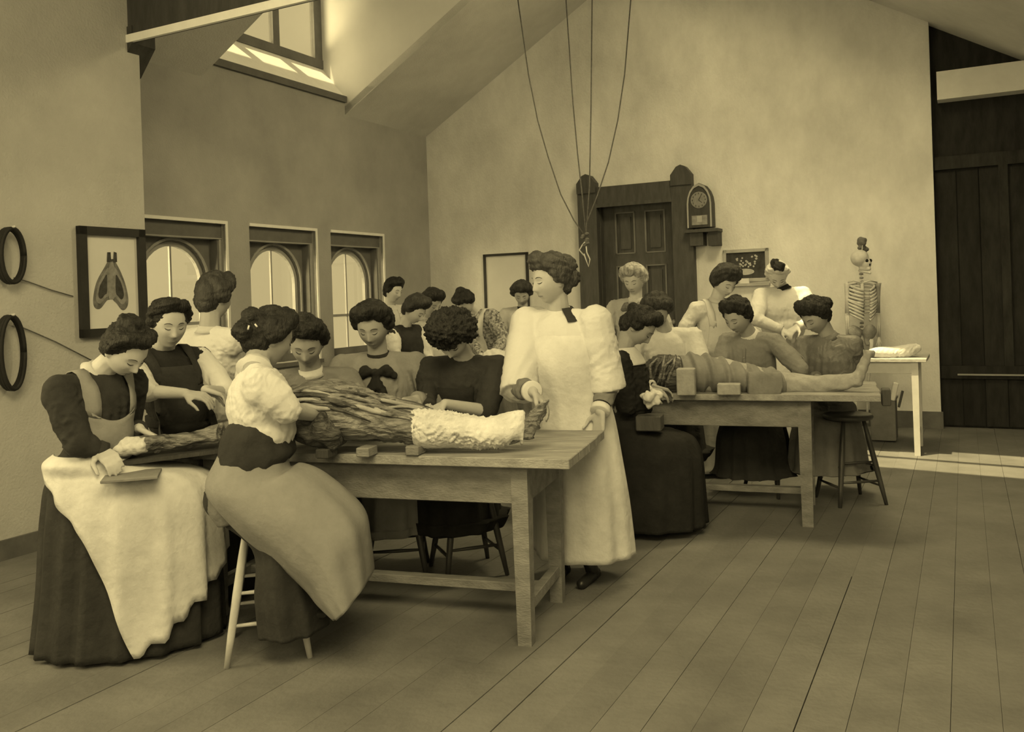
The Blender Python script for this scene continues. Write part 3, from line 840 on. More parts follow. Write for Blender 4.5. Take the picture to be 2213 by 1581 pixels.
a = loft_px([(893, 925, 3.86, 4, 40, .09), (920, 926, 3.85, 2, 44, .102), (980, 928, 3.82, 0, 40, .085), (1050, 936, 3.79, 0, 36, .075), (1095, 928, 3.78, -4, 38, .07), (1122, 920, 3.78, -6, 34, .06), (1133, 930, 3.78, -3, 38, .05)], 48, 8, .05, 5, 4)
a.build('wrapping', 'wrap', b1, voxel=.007, sm=1, disp=creases(.012, 75, 8))
a = loft_px([(1118, 905, 3.765, -10, 26, .06), (1130, 918, 3.765, -6, 44, .066), (1140, 940, 3.765, 0, 32, .06)], 32, 6)
m_ = loft_px([(640, 905, 3.86, 6, 48, .08), (670, 925, 3.84, 6, 40, .10), (710, 925, 3.83, 6, 38, .09), (742, 940, 3.82, 2, 26, .06)], 36, 6)
m_.build('dark_drapery', 'cadaver_dark', b1, voxel=.009, sm=1, disp=folds(.014, 22, 3))
for (x, y) in ((705, 955), (792, 957), (898, 958)):
    q = at(x, y, 3.80); q.z = Z1 + .021
    tag(MB().box(q, (.06, .09, .04), Matrix.Rotation(-.3, 3, 'Z'), .004).build('wooden_block', 'table' if x > 780 else 'darkwood'),
        {705: 'dark wooden block under the hip of the near body', 792: 'pale wooden block under the thigh of the near body', 898: 'pale wooden block under the wrapped knee'}[x], 'block')

# board with the arm specimen across the first sitter's lap
q0, q1, q2, q3 = at(128, 1004, 3.70), at(480, 948, 3.95), at(470, 965, 4.25), at(135, 985, 4.0)
z_ = .80
def setz(p_, z): 
    p_ = p_.copy(); p_.z = z; return p_
bd = MB().hexa([setz(q0, .795), setz(q1, .82), setz(q2, .82), setz(q3, .795), setz(q0, .812), setz(q1, .838), setz(q2, .838), setz(q3, .812)]).build('lap_board', 'darkwood')
tag(bd, 'dark board laid from the lap of the bib apron sitter to the near table', 'board')
m_ = loft_px([(205, 975, 3.84, 2, 13, .035), (222, 966, 3.84, 1, 20, .045), (262, 964, 3.86, 0, 20, .045), (310, 958, 3.88, 0, 17, .04), (360, 955, 3.92, 0, 14, .036), (420, 948, 3.96, 1, 17, .045), (478, 935, 4.0, 2, 22, .06)])
sp = empty('arm_specimen', at(260, 980, 3.85), 'preserved arm with a wrapped end on the lap board', 'specimen')
m_.build('arm', 'cadaver', sp, voxel=.007, sm=1, disp=folds(.005, 30, 2))
loft_px([(196, 982, 3.83, 4, 10, .03), (208, 972, 3.83, 4, 19, .045), (240, 966, 3.84, 0, 22, .05), (290, 962, 3.86, 0, 20, .046), (318, 958, 3.87, 2, 17, .042)], 36, 6, .05, 4, 1).build('wrapping', 'wrap', sp, voxel=.006, sm=1, disp=folds(.004, 45, 9))
q = at(285, 1018, 3.72)
tag(MB().box(setz(q, .775), (.22, .20, .012), Matrix.Rotation(.3, 3, 'Z') , .002).build('folded_cloth', 'linen'), 'grey folded paper under the lap board on the white apron', 'cloth')

# --- second table
Z2 = 0.825
b2 = empty('draped_body', T2[0](1.0, .35, Z2), 'preserved body under draped cloth on the table before the blackboard', 'cadaver')
m_ = loft_px([(1395, 815, 5.9, 2, 30, .10), (1430, 812, 5.85, 4, 42, .16), (1480, 812, 5.80, 4, 42, .17), (1560, 812, 5.72, 2, 38, .16), (1640, 822, 5.65, 2, 30, .12), (1700, 828, 5.58, 0, 24, .075), (1760, 832, 5.52, 0, 20, .062), (1820, 826, 5.46, -2, 19, .055), (1852, 818, 5.42, -8, 16, .05)])
m_.capsule(at(1850, 822, 5.42), .045, at(1868, 785, 5.42), .036); m_.capsule(at(1866, 790, 5.42), .036, at(1876, 765, 5.42), .030)
for i in range(5):
    m_.capsule(at(1868 + i * 4, 768, 5.40 + i * .012), .014, at(1867 + i * 5, 757 + i, 5.40 + i * .012), .012, 8)
m_.build('body', 'cadaver_pale', b2, voxel=.009, sm=2, disp=folds(.005, 25, 6, (.5, 1, 1)))
m_ = loft_px([(1385, 820, 5.88, 2, 26, .10), (1420, 812, 5.82, 4, 44, .17), (1455, 812, 5.80, 4, 46, .18), (1475, 815, 5.78, 3, 40, .17)])
m_.build('dark_tissue', 'cadaver_dark', b2, voxel=.009, sm=1, disp=creases(.012, 48, 7, (1.6, 1, .6)))
m_ = MB()
for i in range(7):
    x0 = 1404 + i * 10 + r2.uniform(-6, 6); j_ = [r2.uniform(-9, 9) for _ in range(4)]
    m_ = MB().tube([at(x0 + 8 + j_[0], 768 + r2.uniform(-2, 8), 5.69), at(x0 + j_[1], 790, 5.645), at(x0 - 6 + j_[2], 812, 5.635), at(x0 - 16 + j_[3], 836, 5.66)], [.005, .011, .012, .004], 6)
    m_.build('tissue_strand', ('cadaver', 'cadaver_dark')[i % 2], b2, True)
m_ = loft_px([(1468, 812, 5.78, 2, 46, .18), (1500, 806, 5.76, 2, 42, .185), (1540, 808, 5.73, 4, 40, .185), (1590, 814, 5.69, 8, 34, .17), (1640, 820, 5.65, 8, 30, .15), (1690, 826, 5.60, 6, 26, .10)], 60, 9)
def drape(p):
    x = p[:, 0]
    return .011 * np.sin(x * 62 + 9 * p[:, 2] + 2 * np.sin(x * 9)) + .005 * np.sin(x * 130 + 5 * p[:, 2])
m_.build('draped_cloth', 'linen', b2, voxel=.008, sm=1, disp=drape)
m_ = loft_px([(1615, 832, 5.50, 0, 30, .03), (1650, 834, 5.47, 0, 34, .04), (1690, 832, 5.45, 0, 28, .03)], 24, 5)
m_.build('hanging_flap', 'linen', b2, voxel=.009, sm=1, disp=creases(.008, 50, 12))
for (x0, x1, y0, y1, Y, lab) in ((1468, 1505, 796, 853, 5.47, 'tall pale wooden block propping the chest of the draped body'), (1556, 1604, 829, 857, 5.42, 'low pale wooden block under the hip of the draped body')):
    a_ = at(x0, y1, Y); b_ = at(x1, y0, Y); zt_ = b_.z
    tag(MB().box(((a_.x + b_.x) / 2, Y + .05, (Z2 + .001 + zt_) / 2), (abs(b_.x - a_.x), .09, zt_ - Z2 - .001), Matrix.Rotation(-.3, 3, 'Z'), .005).build('wooden_block', 'cadaver_pale'), lab, 'block')
# white rag and box at the left end
q = at(1406, 868, 5.22)
tag(MB().box((q.x, q.y + .05, .70), (.15, .15, .09), Matrix.Rotation(-.3, 3, 'Z'), .006).build('wooden_box', 'doorwood'), 'small wooden box with a crumpled white cloth in front of the black dress', 'box')
m_ = MB(); r3 = random.Random(9)
for i in range(9): m_.ellipsoid(at(1408 + r3.uniform(-14, 14), 862 + r3.uniform(-10, 8), 5.24 + r3.uniform(-.02, .03)), (.035, .035, .025), None, 10, 8)
m_.ellipsoid(at(1408, 866, 5.25), (.05, .04, .035))
tag(m_.build('crumpled_cloth', 'white', None, voxel=.007, sm=1, disp=folds(.010, 38, 1)), 'crumpled white cloth on the small wooden box beside the black dress', 'cloth')
# clamp at the right end of table 2
q = T2[0](-.012, .06, .80)
cl = empty('table_clamp', q, 'wooden end clamp at the right end of the table with the draped body', 'clamp')
rotT2 = Matrix((T2[1], T2[2], V((0, 0, 1)))).transposed()
MB().box(T2[0](-.03, .12, .80), (.05, .10, .10), rotT2, .005).build('block', 'doorwood', cl)
MB().box(T2[0](-.075, .10, .835), (.03, .05, .11), rotT2 @ Matrix.Rotation(.25, 3, 'Y'), .005).build('jaw', 'lightgrey', cl)
MB().box(T2[0](-.11, .10, .79), (.012, .03, .10), rotT2 @ Matrix.Rotation(.25, 3, 'Y')).build('handle', 'frame', cl)
# --- third table: wrapped limb and box below
m_ = loft_px([(1880, 762, 7.75, 0, 8, .05), (1900, 762, 7.75, 0, 13, .08), (1935, 762, 7.72, 0, 14, .085), (1965, 757, 7.70, 2, 14, .07), (1985, 748, 7.68, 3, 8, .05)], 30, 6, .06, 4, 2)
tag(m_.build('wrapped_limb', 'white', None, voxel=.009, sm=1, disp=creases(.010, 60, 3)), 'white wrapped limb on the pale table under the skeleton', 'specimen')
q = floor_at(1912, 950)
bxo = empty('wooden_box', (q.x, q.y, 0), 'plain pale wooden box on the floor below the pale narrow table', 'box')
MB().box((q.x, q.y, .20), (.22, .25, .38), Matrix.Rotation(-.47, 3, 'Z'), .006).build('carcass', 'linen', bxo)
MB().box((q.x, q.y, .40), (.24, .27, .02), Matrix.Rotation(-.47, 3, 'Z'), .004).build('lid', 'linen', bxo)
# --- far table: specimen
m_ = loft_px([(1040, 778, 8.0, 0, 10, .08), (1065, 770, 8.0, 0, 18, .11), (1090, 776, 8.0, 0, 16, .10), (1120, 782, 8.0, 0, 12, .08)], 30, 6, .1, 5, 2)
tag(m_.build('wrapped_specimen', 'wrap', None, voxel=.010, sm=1, disp=folds(.010, 25, 4)), 'pale wrapped specimen on the far table in the corner', 'specimen')
q = at(915, 797, 7.9)
tag(MB().lathe((q.x, q.y, .826), [(.05, 0), (.075, .03), (.085, .05), (.08, .05), (.002, .02)], 20).build('bowl', 'white', None, True), 'small white bowl on the far table behind the near group', 'bowl')

# ------------------------------------------------------------------ skeleton
sy = 8.75
def K(px, py, dy=0.0): return at(px, py, sy + dy)
sk = empty('skeleton', K(1865, 745), 'mounted human skeleton hanging from a hook before the gable wall', 'skeleton')
m_ = MB(); c = K(1858, 563)
m_.ellipsoid(c + V((0, 0, .025)), (.085, .10, .085)); m_.ellipsoid(c + V((.045, -.04, -.03)), (.052, .055, .06)); m_.capsule(c + V((.01, -.02, -.075)), .028, c + V((.06, -.07, -.085)), .022)
m_.build('skull', 'bone', sk, voxel=.008, sm=1)
m_ = MB()
m_.ellipsoid(c + V((.078, -.068, -.005)), (.017, .017, .018), None, 12, 8).ellipsoid(c + V((.036, -.084, -.005)), (.017, .017, .018), None, 12, 8).ellipsoid(c + V((.062, -.088, -.045)), (.008, .010, .013), None, 10, 6)
m_.build('eye_sockets', 'black', sk, True)
m_ = MB(); m_.capsule(c + V((.0, .0, -.10)), .016, c + V((.065, -.08, -.125)), .014); m_.build('jaw', 'bone', sk, True)
for i in range(16):
    f0 = i / 15; q = K(1861 + 3 * math.sin(f0 * 3), 592 + f0 * 122, .04)
    MB().ellipsoid(q, (.022, .020, .013), None, 10, 6).build('vertebra', 'bonedark', sk, True)
for i in range(10):
    f0 = i / 9; y = 612 + f0 * 66; w_ = .115 + .025 * math.sin(f0 * 3.0)
    for sgn in (-1, 1):
        o_ = K(1862, y); pts = []
        for j in range(9):
            a = math.pi * j / 8 * .92
            pts.append(o_ + V((sgn * math.sin(a) * w_, -math.cos(a) * -.075 * -1 * -1 + .0, -.075 * (j / 8) + (.02 if i < 5 else .05) * math.sin(a))) + V((0, .05 - .10 * (j / 8), 0)))
        MB().tube(pts, .012, 6).build('rib', 'bone', sk, True)
MB().tube([K(1863, 612, -.08), K(1864, 640, -.09), K(1865, 662, -.09)], [.016, .018, .008], 8).build('sternum', 'bone', sk, True)
for sgn in (-1, 1):
    MB().tube([K(1863, 611, -.07), K(1863 + sgn * 18, 606, -.06), K(1864 + sgn * 31, 610, 0)], .008, 8).build('clavicle', 'bone', sk, True)
    MB().box(K(1864 + sgn * 26, 628, .06), (.06, .012, .10), Matrix.Rotation(sgn * .3, 3, 'Y'), .004).build('scapula', 'bonedark', sk)
    x_ = 1864 + sgn * 33
    MB().tube([K(x_, 612), K(x_ + sgn * 1, 620), K(x_, 645), K(x_ - sgn, 676)], [.036, .024, .022, .028], 8).build('humerus', 'bone' if sgn < 0 else 'bonedark', sk, True)
    for dx in (-2, 2):
        MB().tube([K(x_ + dx * .8, 678), K(x_ + dx + 1, 700), K(x_ + dx + 2, 728)], [.013, .010, .011], 6).build('forearm_bone', 'bone', sk, True)
    m_ = MB()
    for i in range(5):
        m_.capsule(K(x_ + 2, 728), .008, K(x_ - 3 + i * 3, 752 - (6 if i in (0, 4) else 0)), .005, 6)
    m_.build('hand_bones', 'bone', sk, True)
    m_ = MB()
    m_.ellipsoid(K(1863 + sgn * 15, 718), (.065, .035, .075), Matrix.Rotation(sgn * .5, 3, 'Y'), 14, 10); m_.capsule(K(1863 + sgn * 8, 730), .018, K(1863 + sgn * 12, 742), .02)
    m_.build('hip_bone', 'bonedark', sk, voxel=.009, sm=1, disp=folds(.006, 30, 4))
    MB().tube([K(1863 + sgn * 20, 732), K(1863 + sgn * 19, 760), K(1863 + sgn * 14, 820), K(1863 + sgn * 13, 838)], [.026, .015, .014, .026], 8).build('femur', 'bone', sk, True)
    MB().tube([K(1863 + sgn * 13, 840), K(1863 + sgn * 12, 880), K(1863 + sgn * 11, 914)], [.022, .013, .018], 8).build('shin_bone', 'bone', sk, True)
m_ = MB().ellipsoid(K(1863, 522, .06), (.05, .05, .045)).capsule(K(1863, 525, .05), .03, K(1868, 545, .10), .02).capsule(K(1856, 535, .05), .02, K(1872, 538, .08), .02)
m_.build('hook_bracket', 'midgrey', sk, voxel=.009, sm=1, disp=folds(.008, 30, 5))
MB().tube([K(1864, 530, .03), K(1862, 548, 0)], .004, 6).build('hook', 'metal', sk, True)

# ================================================================== PEOPLE
from mathutils.bvhtree import BVHTree
UP = V((0, 0, 1))
def frame(yaw, pitch=0.0, roll=0.0):
    a = math.radians(yaw); f = V((math.sin(a), -math.cos(a), 0)); r = f.cross(UP)
    p = math.radians(pitch); u = UP * math.cos(p) + f * math.sin(p); f = f * math.cos(p) - UP * math.sin(p)
    q = math.radians(roll); r2 = r * math.cos(q) - u * math.sin(q); u2 = u * math.cos(q) + r * math.sin(q)
    return Matrix((r2, f, u2)).transposed(), r2, f, u2

def G(x, z, x0, z0, sx, sz): return np.exp(-((x - x0) / sx) ** 2 - ((z - z0) / sz) ** 2)
def face_disp(x, z):
    d = 0.021 * G(x, z, 0, -.028, .011, .013) + .011 * G(x, z, 0, -.008, .009, .020)
    for s_ in (-1, 1):
        d = d + .006 * G(x, z, s_ * .012, -.034, .007, .007) - .011 * G(x, z, s_ * .030, .008, .015, .011) + .005 * G(x, z, s_ * .030, .005, .010, .007)
        d = d + .004 * G(x, z, s_ * .027, .026, .020, .007) + .005 * G(x, z, s_ * .042, -.022, .018, .022)
    d = d + .006 * G(x, z, 0, -.058, .020, .005) + .006 * G(x, z, 0, -.069, .016, .005) - .004 * G(x, z, 0, -.0635, .024, .002)
    d = d + .010 * G(x, z, 0, -.094, .018, .014) - .004 * G(x, z, 0, -.079, .02, .005)
    return d
def head_pts(nu=56, nv=44):
    th = np.linspace(0, 2 * np.pi, nu, endpoint=False); ph = np.linspace(0, np.pi, nv + 1)[1:-1]
    P_ = []
    for b in ph:
        nx, ny, nz = np.sin(b) * np.cos(th), np.sin(b) * np.sin(th), np.full(nu, np.cos(b))
        k_ = np.maximum(-nz, 0)
        x = .075 * nx * (1 - .30 * k_ ** 1.6); z = .1125 * nz
        y = np.where(ny < 0, .100 * ny * (1 - .45 * k_), .090 * ny * (1 - .05 * k_))
        y = y + np.where(ny > .15, np.minimum((ny - .15) * 3, 1) * face_disp(x, z), 0)
        P_ += list(zip(x, y, z))
    P_ += [(0, 0, .1125), (0, 0.02, -.1125)]
    n = nv - 1; fs = []
    for j in range(n - 1):
        for i in range(nu):
            k_ = (i + 1) % nu; fs.append((j * nu + i, (j + 1) * nu + i, (j + 1) * nu + k_, j * nu + k_))
    T, B = n * nu, n * nu + 1
    for i in range(nu):
        k_ = (i + 1) % nu; fs.append((T, i, k_)); fs.append((B, (n - 1) * nu + k_, (n - 1) * nu + i))
    return P_, fs
HP, HF = head_pts()
def face_y(x, z):
    nz = z / .1125; k_ = max(-nz, 0); xx = x / (.075 * (1 - .30 * k_ ** 1.6))
    q = max(1 - nz * nz - xx * xx * (1 - nz * nz) ** 0, 0.02)
    ny = math.sqrt(max(1 - nz * nz - xx * xx, .01))
    return .090 * ny * (1 - .05 * k_) + float(face_disp(np.array(x), np.array(z)))

def hand(mb, W, d, nrm, curl=35, side=1, k_=1.0, spread=4):
    """palm, four unequal bent fingers and a side thumb; d = direction of the fingers, nrm = palm side"""
    d = d.normalized(); nrm = (nrm - d * nrm.dot(d)).normalized(); x = d.cross(nrm) * side
    for i in range(4):
        o = x * (-.027 + .018 * i) * k_
        mb.capsule(W + o * .7 + d * .012, .014 * k_, W + o + d * .082 * k_, .0125 * k_, 8)
    for i, (ln, r) in enumerate(((.066, .0088), (.076, .009), (.071, .0088), (.055, .0078))):
        o = x * (.027 - .018 * i) * k_
        p = W + o + d * .084 * k_
        a = math.radians(spread * (1.5 - i)); dd = (d * math.cos(a) + x * math.sin(a))
        for j, (fr_, cu) in enumerate(((.44, .7), (.32, 1.0), (.24, .8))):
            cr = math.radians(curl * cu * (1 if j == 0 else 1))
            dd = (dd * math.cos(cr) + nrm * math.sin(cr)).normalized()
            q = p + dd * ln * fr_ * k_
            mb.capsule(p, r * (1 - .06 * j) * k_, q, r * (1 - .06 * (j + 1)) * k_, 8); p = q
            nrm2 = nrm
    p = W + x * .026 * k_ + d * .018 * k_
    t1 = (d * .62 + x * .68 + nrm * .35).normalized()
    q = p + t1 * .042 * k_; mb.capsule(p, .014 * k_, q, .0115 * k_, 8)
    t2 = (d * .85 + x * .15 + nrm * .45).normalized()
    q2 = q + t2 * .032 * k_; mb.capsule(q, .011 * k_, q2, .009 * k_, 8)
    mb.capsule(q2, .009 * k_, q2 + (t2 + nrm * .3).normalized() * .020 * k_, .0078 * k_, 8)

def ik(S, W, a, b, hint):
    d = W - S; L = d.length
    if L > (a + b) * .99:
        k_ = L / ((a + b) * .985); a *= k_; b *= k_
    d.normalize()
    x = (a * a - b * b + L * L) / (2 * L); h = math.sqrt(max(a * a - x * x, 0))
    hp = (hint - d * hint.dot(d)).normalized()
    return S + d * x + hp * h

def cmr(arr, i, u):
    n = len(arr); p0, p1, p2, p3 = arr[max(i - 1, 0)], arr[i], arr[min(i + 1, n - 1)], arr[min(i + 2, n - 1)]
    return p1 * 1.0 + ((p2 - p0) * u + (p0 * 2 - p1 * 5 + p2 * 4 - p3) * (u * u) + (p1 * 3 - p0 - p2 * 3 + p3) * (u ** 3)) * .5
def loft(rings, nseg=72, sub=6, amp=0.0, nf=0, seed=0, th0=None, th1=None, off=0.0, vend=None, thick=0.0, vpow=1.4, cap=True, hem=0.0):
    """rings [(c,a,b)]; full tube, or an open panel between angles th0(v)..th1(v)"""
    C_, A_, B_ = [V(r[0]) for r in rings], [V(r[1]) for r in rings], [V(r[2]) for r in rings]
    tot = (len(rings) - 1) * sub
    def P_(v, th, o):
        x = v * (len(rings) - 1); i = min(int(x), len(rings) - 2); u = x - i
        c, a, b = cmr(C_, i, u), cmr(A_, i, u), cmr(B_, i, u)
        m_ = 1.0
        if nf:
            w = math.sin(nf * th + 1.1 * math.sin(2 * th + seed) + .9 * v) + .5 * math.sin(nf * 1.7 * th + seed * 2 + 1.5 * math.sin(3 * v + seed))
            m_ += amp * (v ** vpow) * w
        p = (a * math.cos(th) + b * math.sin(th))
        return c + p * m_ + p.normalized() * o
    mb = MB()
    full = th0 is None
    vs = []; fs = []
    if full:
        for k_ in range(tot + 1):
            for q in range(nseg):
                vs.append(P_(k_ / tot, 2 * math.pi * q / nseg, off))
        fs = [(k_ * nseg + q, k_ * nseg + (q + 1) % nseg, (k_ + 1) * nseg + (q + 1) % nseg, (k_ + 1) * nseg + q) for k_ in range(tot) for q in range(nseg)]
        if cap:
            fs.append(tuple(range(nseg - 1, -1, -1))); fs.append(tuple(range(tot * nseg, (tot + 1) * nseg)))
        return mb.add(vs, fs)
    f0 = th0 if callable(th0) else (lambda v: th0); f1 = th1 if callable(th1) else (lambda v: th1)
    ve = vend or (lambda u: 1.0)
    for layer in (0, 1):
        for k_ in range(tot + 1):
            for q in range(nseg + 1):
                u = q / nseg; v = ve(u) * k_ / tot
                th = math.radians(f0(v) * (1 - u) + f1(v) * u)
                vs.append(P_(v, th, off + layer * thick))
    n = nseg + 1; N = (tot + 1) * n
    for k_ in range(tot):
        for q in range(nseg):
            a = k_ * n + q; fs.append((a, a + n, a + n + 1, a + 1)); a += N; fs.append((a, a + 1, a + n + 1, a + n))
    edge = [(0, q) for q in range(nseg)] + [(k_, nseg) for k_ in range(tot)] + [(tot, q) for q in range(nseg, 0, -1)] + [(k_, 0) for k_ in range(tot, 0, -1)]
    ids = [k_ * n + q for k_, q in edge]
    for i in range(len(ids)):
        a, b = ids[i], ids[(i + 1) % len(ids)]; fs.append((a, b, b + N, a + N))
    return mb.add(vs, fs)

PEOPLE = {}
def person(key, label, hd, yaw, pitch, nb, tyaw, hip, wl=None, wr=None, roll=0, hair='hair', puff=.040, bun=None, curly=0,
           blouse='white', bputt=1.0, sleeve=(1.9, 1.9), skin='skin', skirt='dark', mode='stand', knee=None, hem=.04, seat_r=(.24, .36),
           hs=1.06, near=True, pole=(None, None), curl=(35, 35), hdir=(None, None), hn=(None, None), cuff=None, hem_r=(.30, .26), flare=12,
           shoulder=.185, slr=.062, group=None, sleeve_mat=None, bow=None, collar='offwhite', belt=None, folds_amp=.007, pal=(None, None), face=True, feetfwd=.1, hskirt=None, el=None, er=None, flare_sleeve=0.0, placket=False):
    H = at(*hd); N = at(*nb); Hp = at(*hip)
    if (N - H).length > .172: N = H + (N - H).normalized() * .172
    root = empty('person', (Hp.x, Hp.y, 0), label, 'person', group)
    HM, hr, hf, hu = frame(yaw, pitch, roll)
    TM, tr, tf, tu = frame(tyaw)
    sp = (N - Hp); spl = sp.length; sd_ = sp.normalized()
    cf = (tf - sd_ * tf.dot(sd_)).normalized(); CM = Matrix((tr, cf, sd_)).transposed()
    vx = .0065 if near else .0085
    hl = lambda x, y, z: H + HM @ (V((x, y, z)) * hs)
    body = MB()
    body.add([H + HM @ (V(p) * hs) for p in HP], HF)
    for s_ in (-1, 1): body.ellipsoid(hl(s_ * .075, -.008, -.006), (.009 * hs, .017 * hs, .029 * hs), HM, 12, 8)
    nk = hl(0, -.022, -.06)
    body.capsule(nk, .054, N, .058)
    SL = {}
    for s_, W, key_ in ((-1, wl, 0), (1, wr, 1)):
        S = N - sd_ * .060 + tr * (s_ * shoulder)
        if W is None: Wp = Hp + tr * (s_ * .22) + tf * .18 + UP * .06
        else: Wp = at(*W)
        hint = pole[key_] if pole[key_] is not None else (tr * s_ * .7 - UP * .8 - tf * .35)
        E = ik(S, Wp, .275, .24, V(hint))
        if (el, er)[key_] is not None: E = at(*(el, er)[key_])
        SL[s_] = (S, E, Wp)
        body.capsule(N - sd_ * .06, .055, S, .050); body.capsule(S, .048, E, .038); body.capsule(E, .039, Wp, .026)
        fd = (Wp - E).normalized()
        dd = V(hdir[key_]) if hdir[key_] is not None else (fd + tf * .15 - UP * .25)
        nn = V(hn[key_]) if hn[key_] is not None else (-UP - tr * s_ * .35)
        hand(body, Wp, dd, nn, curl[key_], side=-s_, k_=1.04)
    body.ellipsoid(N - sd_ * (spl * .36), (.145, .095, spl * .40), CM); body.ellipsoid(N - sd_ * (spl * .66), (.115, .09, spl * .34), CM)
    body.ellipsoid(Hp, (.165, .12, .13), TM)
    if mode == 'stand':
        for s_ in (-1, 1):
            a = Hp + tr * s_ * .085; kz = V((a.x, a.y, Hp.z * .52)) + tf * .02; fz = V((a.x, a.y, .09)) + tf * feetfwd * .3
            body.capsule(a, .085, kz, .052); body.capsule(kz, .052, fz, .035)
            footp = (fz, tf)
            sh = MB().capsule(V((fz.x, fz.y, .035)) - tf * .05, .034, V((fz.x, fz.y, .028)) + tf * .12, .026).capsule(fz, .036, V((fz.x, fz.y, .04)) - tf * .03, .036)
            sh.build('shoe', 'shoe', root, True)
        kneeP = Hp
    else:
        kf = (at(*knee) - Hp) if knee else tf * .42
        kd = V((kf.x, kf.y, 0)).normalized(); kr = kd.cross(UP)
        for s_ in (-1, 1):
            a = Hp + kr * s_ * .085 - UP * .02; kz = a + kf * (.72 if near and key != 'p1' else .8) + kr * s_ * .02 - UP * .03; fz = V((kz.x, kz.y, .10)) - kd * feetfwd
            fz.z = max(hem + .06, .10)
            body.capsule(a, .085, kz, .056); body.capsule(kz, .055, fz, .035)
            MB().capsule(V((fz.x, fz.y, fz.z - .06)) - kd * .05, .033, V((fz.x, fz.y, fz.z - .07)) + kd * .12, .026).capsule(fz, .036, V((fz.x, fz.y, fz.z - .05)) - kd * .03, .034).build('shoe', 'shoe', root, True)
    body.build('body', skin, root, voxel=vx, sm=1)
    # face details
    if face:
        l_ = MB()
        for s_ in (-1, 1):
            e_ = MB()
            pts = [hl(s_ * x, face_y(s_ * x, z) + .002, z) for x, z in ((.019, .003), (.025, .0005), (.031, -.0005), (.038, .002), (.043, .006))]
            e_.tube(pts, [.0008, .0018, .0021, .0018, .0008], 6); e_.build('eyelid', 'lash', root, True); e_ = MB()
            pts = [hl(s_ * x, face_y(s_ * x, z) + .0015, z) for x, z in ((.014, .027), (.024, .031), (.036, .030), (.046, .024))]
            e_.tube(pts, [.0010, .0017, .0015, .0008], 6); e_.build('eyebrow', 'lash', root, True)
        pts = [hl(x, face_y(x, -.062) + .001, z) for x, z in ((-.021, -.0625), (-.012, -.0605), (0, -.062), (.012, -.0605), (.021, -.0625))]
        l_.tube(pts, [.001, .004, .0042, .004, .001], 6)
        l_.build('lips', 'lip', root, True)
    # hair
    h = MB()
    h.ellipsoid(hl(0, -.022, .028), (.086 * hs, .093 * hs, .094 * hs), HM)
    h.ellipsoid(hl(0, -.050, -.015), (.074 * hs, .065 * hs, .075 * hs), HM)
    n = 11
    for i in range(n):
        a = math.pi * i / (n - 1)
        rr = puff * (.75 + .30 * math.sin(a))
        c = hl(math.cos(a) * .080, .030 + .022 * math.sin(a) - .034 * abs(math.cos(a)) + .004 * math.sin(9 * a + len(label)), .018 + .088 * math.sin(a) ** .7 + .005 * math.sin(7 * a + len(key) + len(label)))
        h.ellipsoid(c, (rr * hs, rr * hs * .9, rr * hs), HM, 12, 8)
        c = hl(math.cos(a) * .078, -.022, .010 + .085 * math.sin(a))
        h.ellipsoid(c, (rr * hs, rr * hs * 1.2, rr * hs * 1.0), HM, 12, 8)
    for b in (bun or [((0, -.085, .065), .048)]):
        h.ellipsoid(hl(*b[0]), (b[1] * hs, b[1] * hs * .9, b[1] * hs * .85), HM, 16, 10)
    r_ = random.Random(hash(key) % 1000 if False else sum(map(ord, key)))
    if curly:
        for i in range(curly):
            a = r_.uniform(0, 2 * math.pi); z = r_.uniform(.0, 1.0); q = math.sqrt(1 - z * z)
            h.ellipsoid(hl(math.cos(a) * q * .105, -.02 + math.sin(a) * q * .10, .03 + z * .10), (.026, .026, .024), None, 8, 6)
    f1_, f2_ = folds(.0032, 42, len(label), (1, 1, 1.6)), folds(.0016, 150, len(key) + 3, (1, 1, 2))
    if curly: f1_, f2_ = folds(.007, 75, 2), folds(.003, 190, 3)
    h.build('hair', hair, root, voxel=vx, sm=1, disp=lambda p: f1_(p) + f2_(p))
    # bodice
    tb = MB()
    bl = MB(); bp = bputt
    bl.ellipsoid(N - sd_ * (spl * .34) + cf * .018, (.172 * bp, .125 * bp, spl * .36), CM)
    bl.ellipsoid(N - sd_ * (spl * .56) + cf * .035, (.155 * bp, .125 * bp, spl * .28), CM)
    bl.ellipsoid(N - sd_ * (spl * .80), (.140 * bp, .112 * bp, spl * .24), CM)
    for s_ in (-1, 1):
        S, E, Wp = SL[s_]
        bl.capsule(N - sd_ * .030, .052, S + sd_ * .004, .064)
        bl.capsule(N - sd_ * .085, .09, S - sd_ * .03, .07)
    def add_sleeve(mb, s_):
        S, E, Wp = SL[s_]; fl = sleeve[0 if s_ < 0 else 1]
        m1 = S.lerp(E, min(fl, 1.0)); mid = S.lerp(E, .55 * min(fl, 1))
        mb.capsule(S, slr + .004, mid, slr + .010 * bp, 14); mb.capsule(mid, slr + .010 * bp, m1, slr * .92, 14)
        if flare_sleeve:
            q_ = (E - S).to_track_quat('Z', 'Y').to_matrix(); L_ = (m1 - S).length
            mb.lathe(S, [(slr * .8, 0), (slr + .008, L_ * .3), (slr + flare_sleeve * .6, L_ * .75), (slr + flare_sleeve, L_ * 1.12)], 24, q_)
        if fl > 1:
            m2 = E.lerp(Wp, fl - 1); mb.capsule(E, slr * .88, E.lerp(Wp, (fl - 1) * .5), slr * .80, 14); mb.capsule(E.lerp(Wp, (fl - 1) * .5), slr * .80, m2, .040, 14)
    tb.add(bl.v, bl.f)
    bvh = BVHTree.FromPolygons([V(p_) for p_ in tb.v], tb.f)
    def tcast(o, d, dflt):
        h_ = bvh.ray_cast(o, d)[0]
        return h_ if h_ is not None else dflt
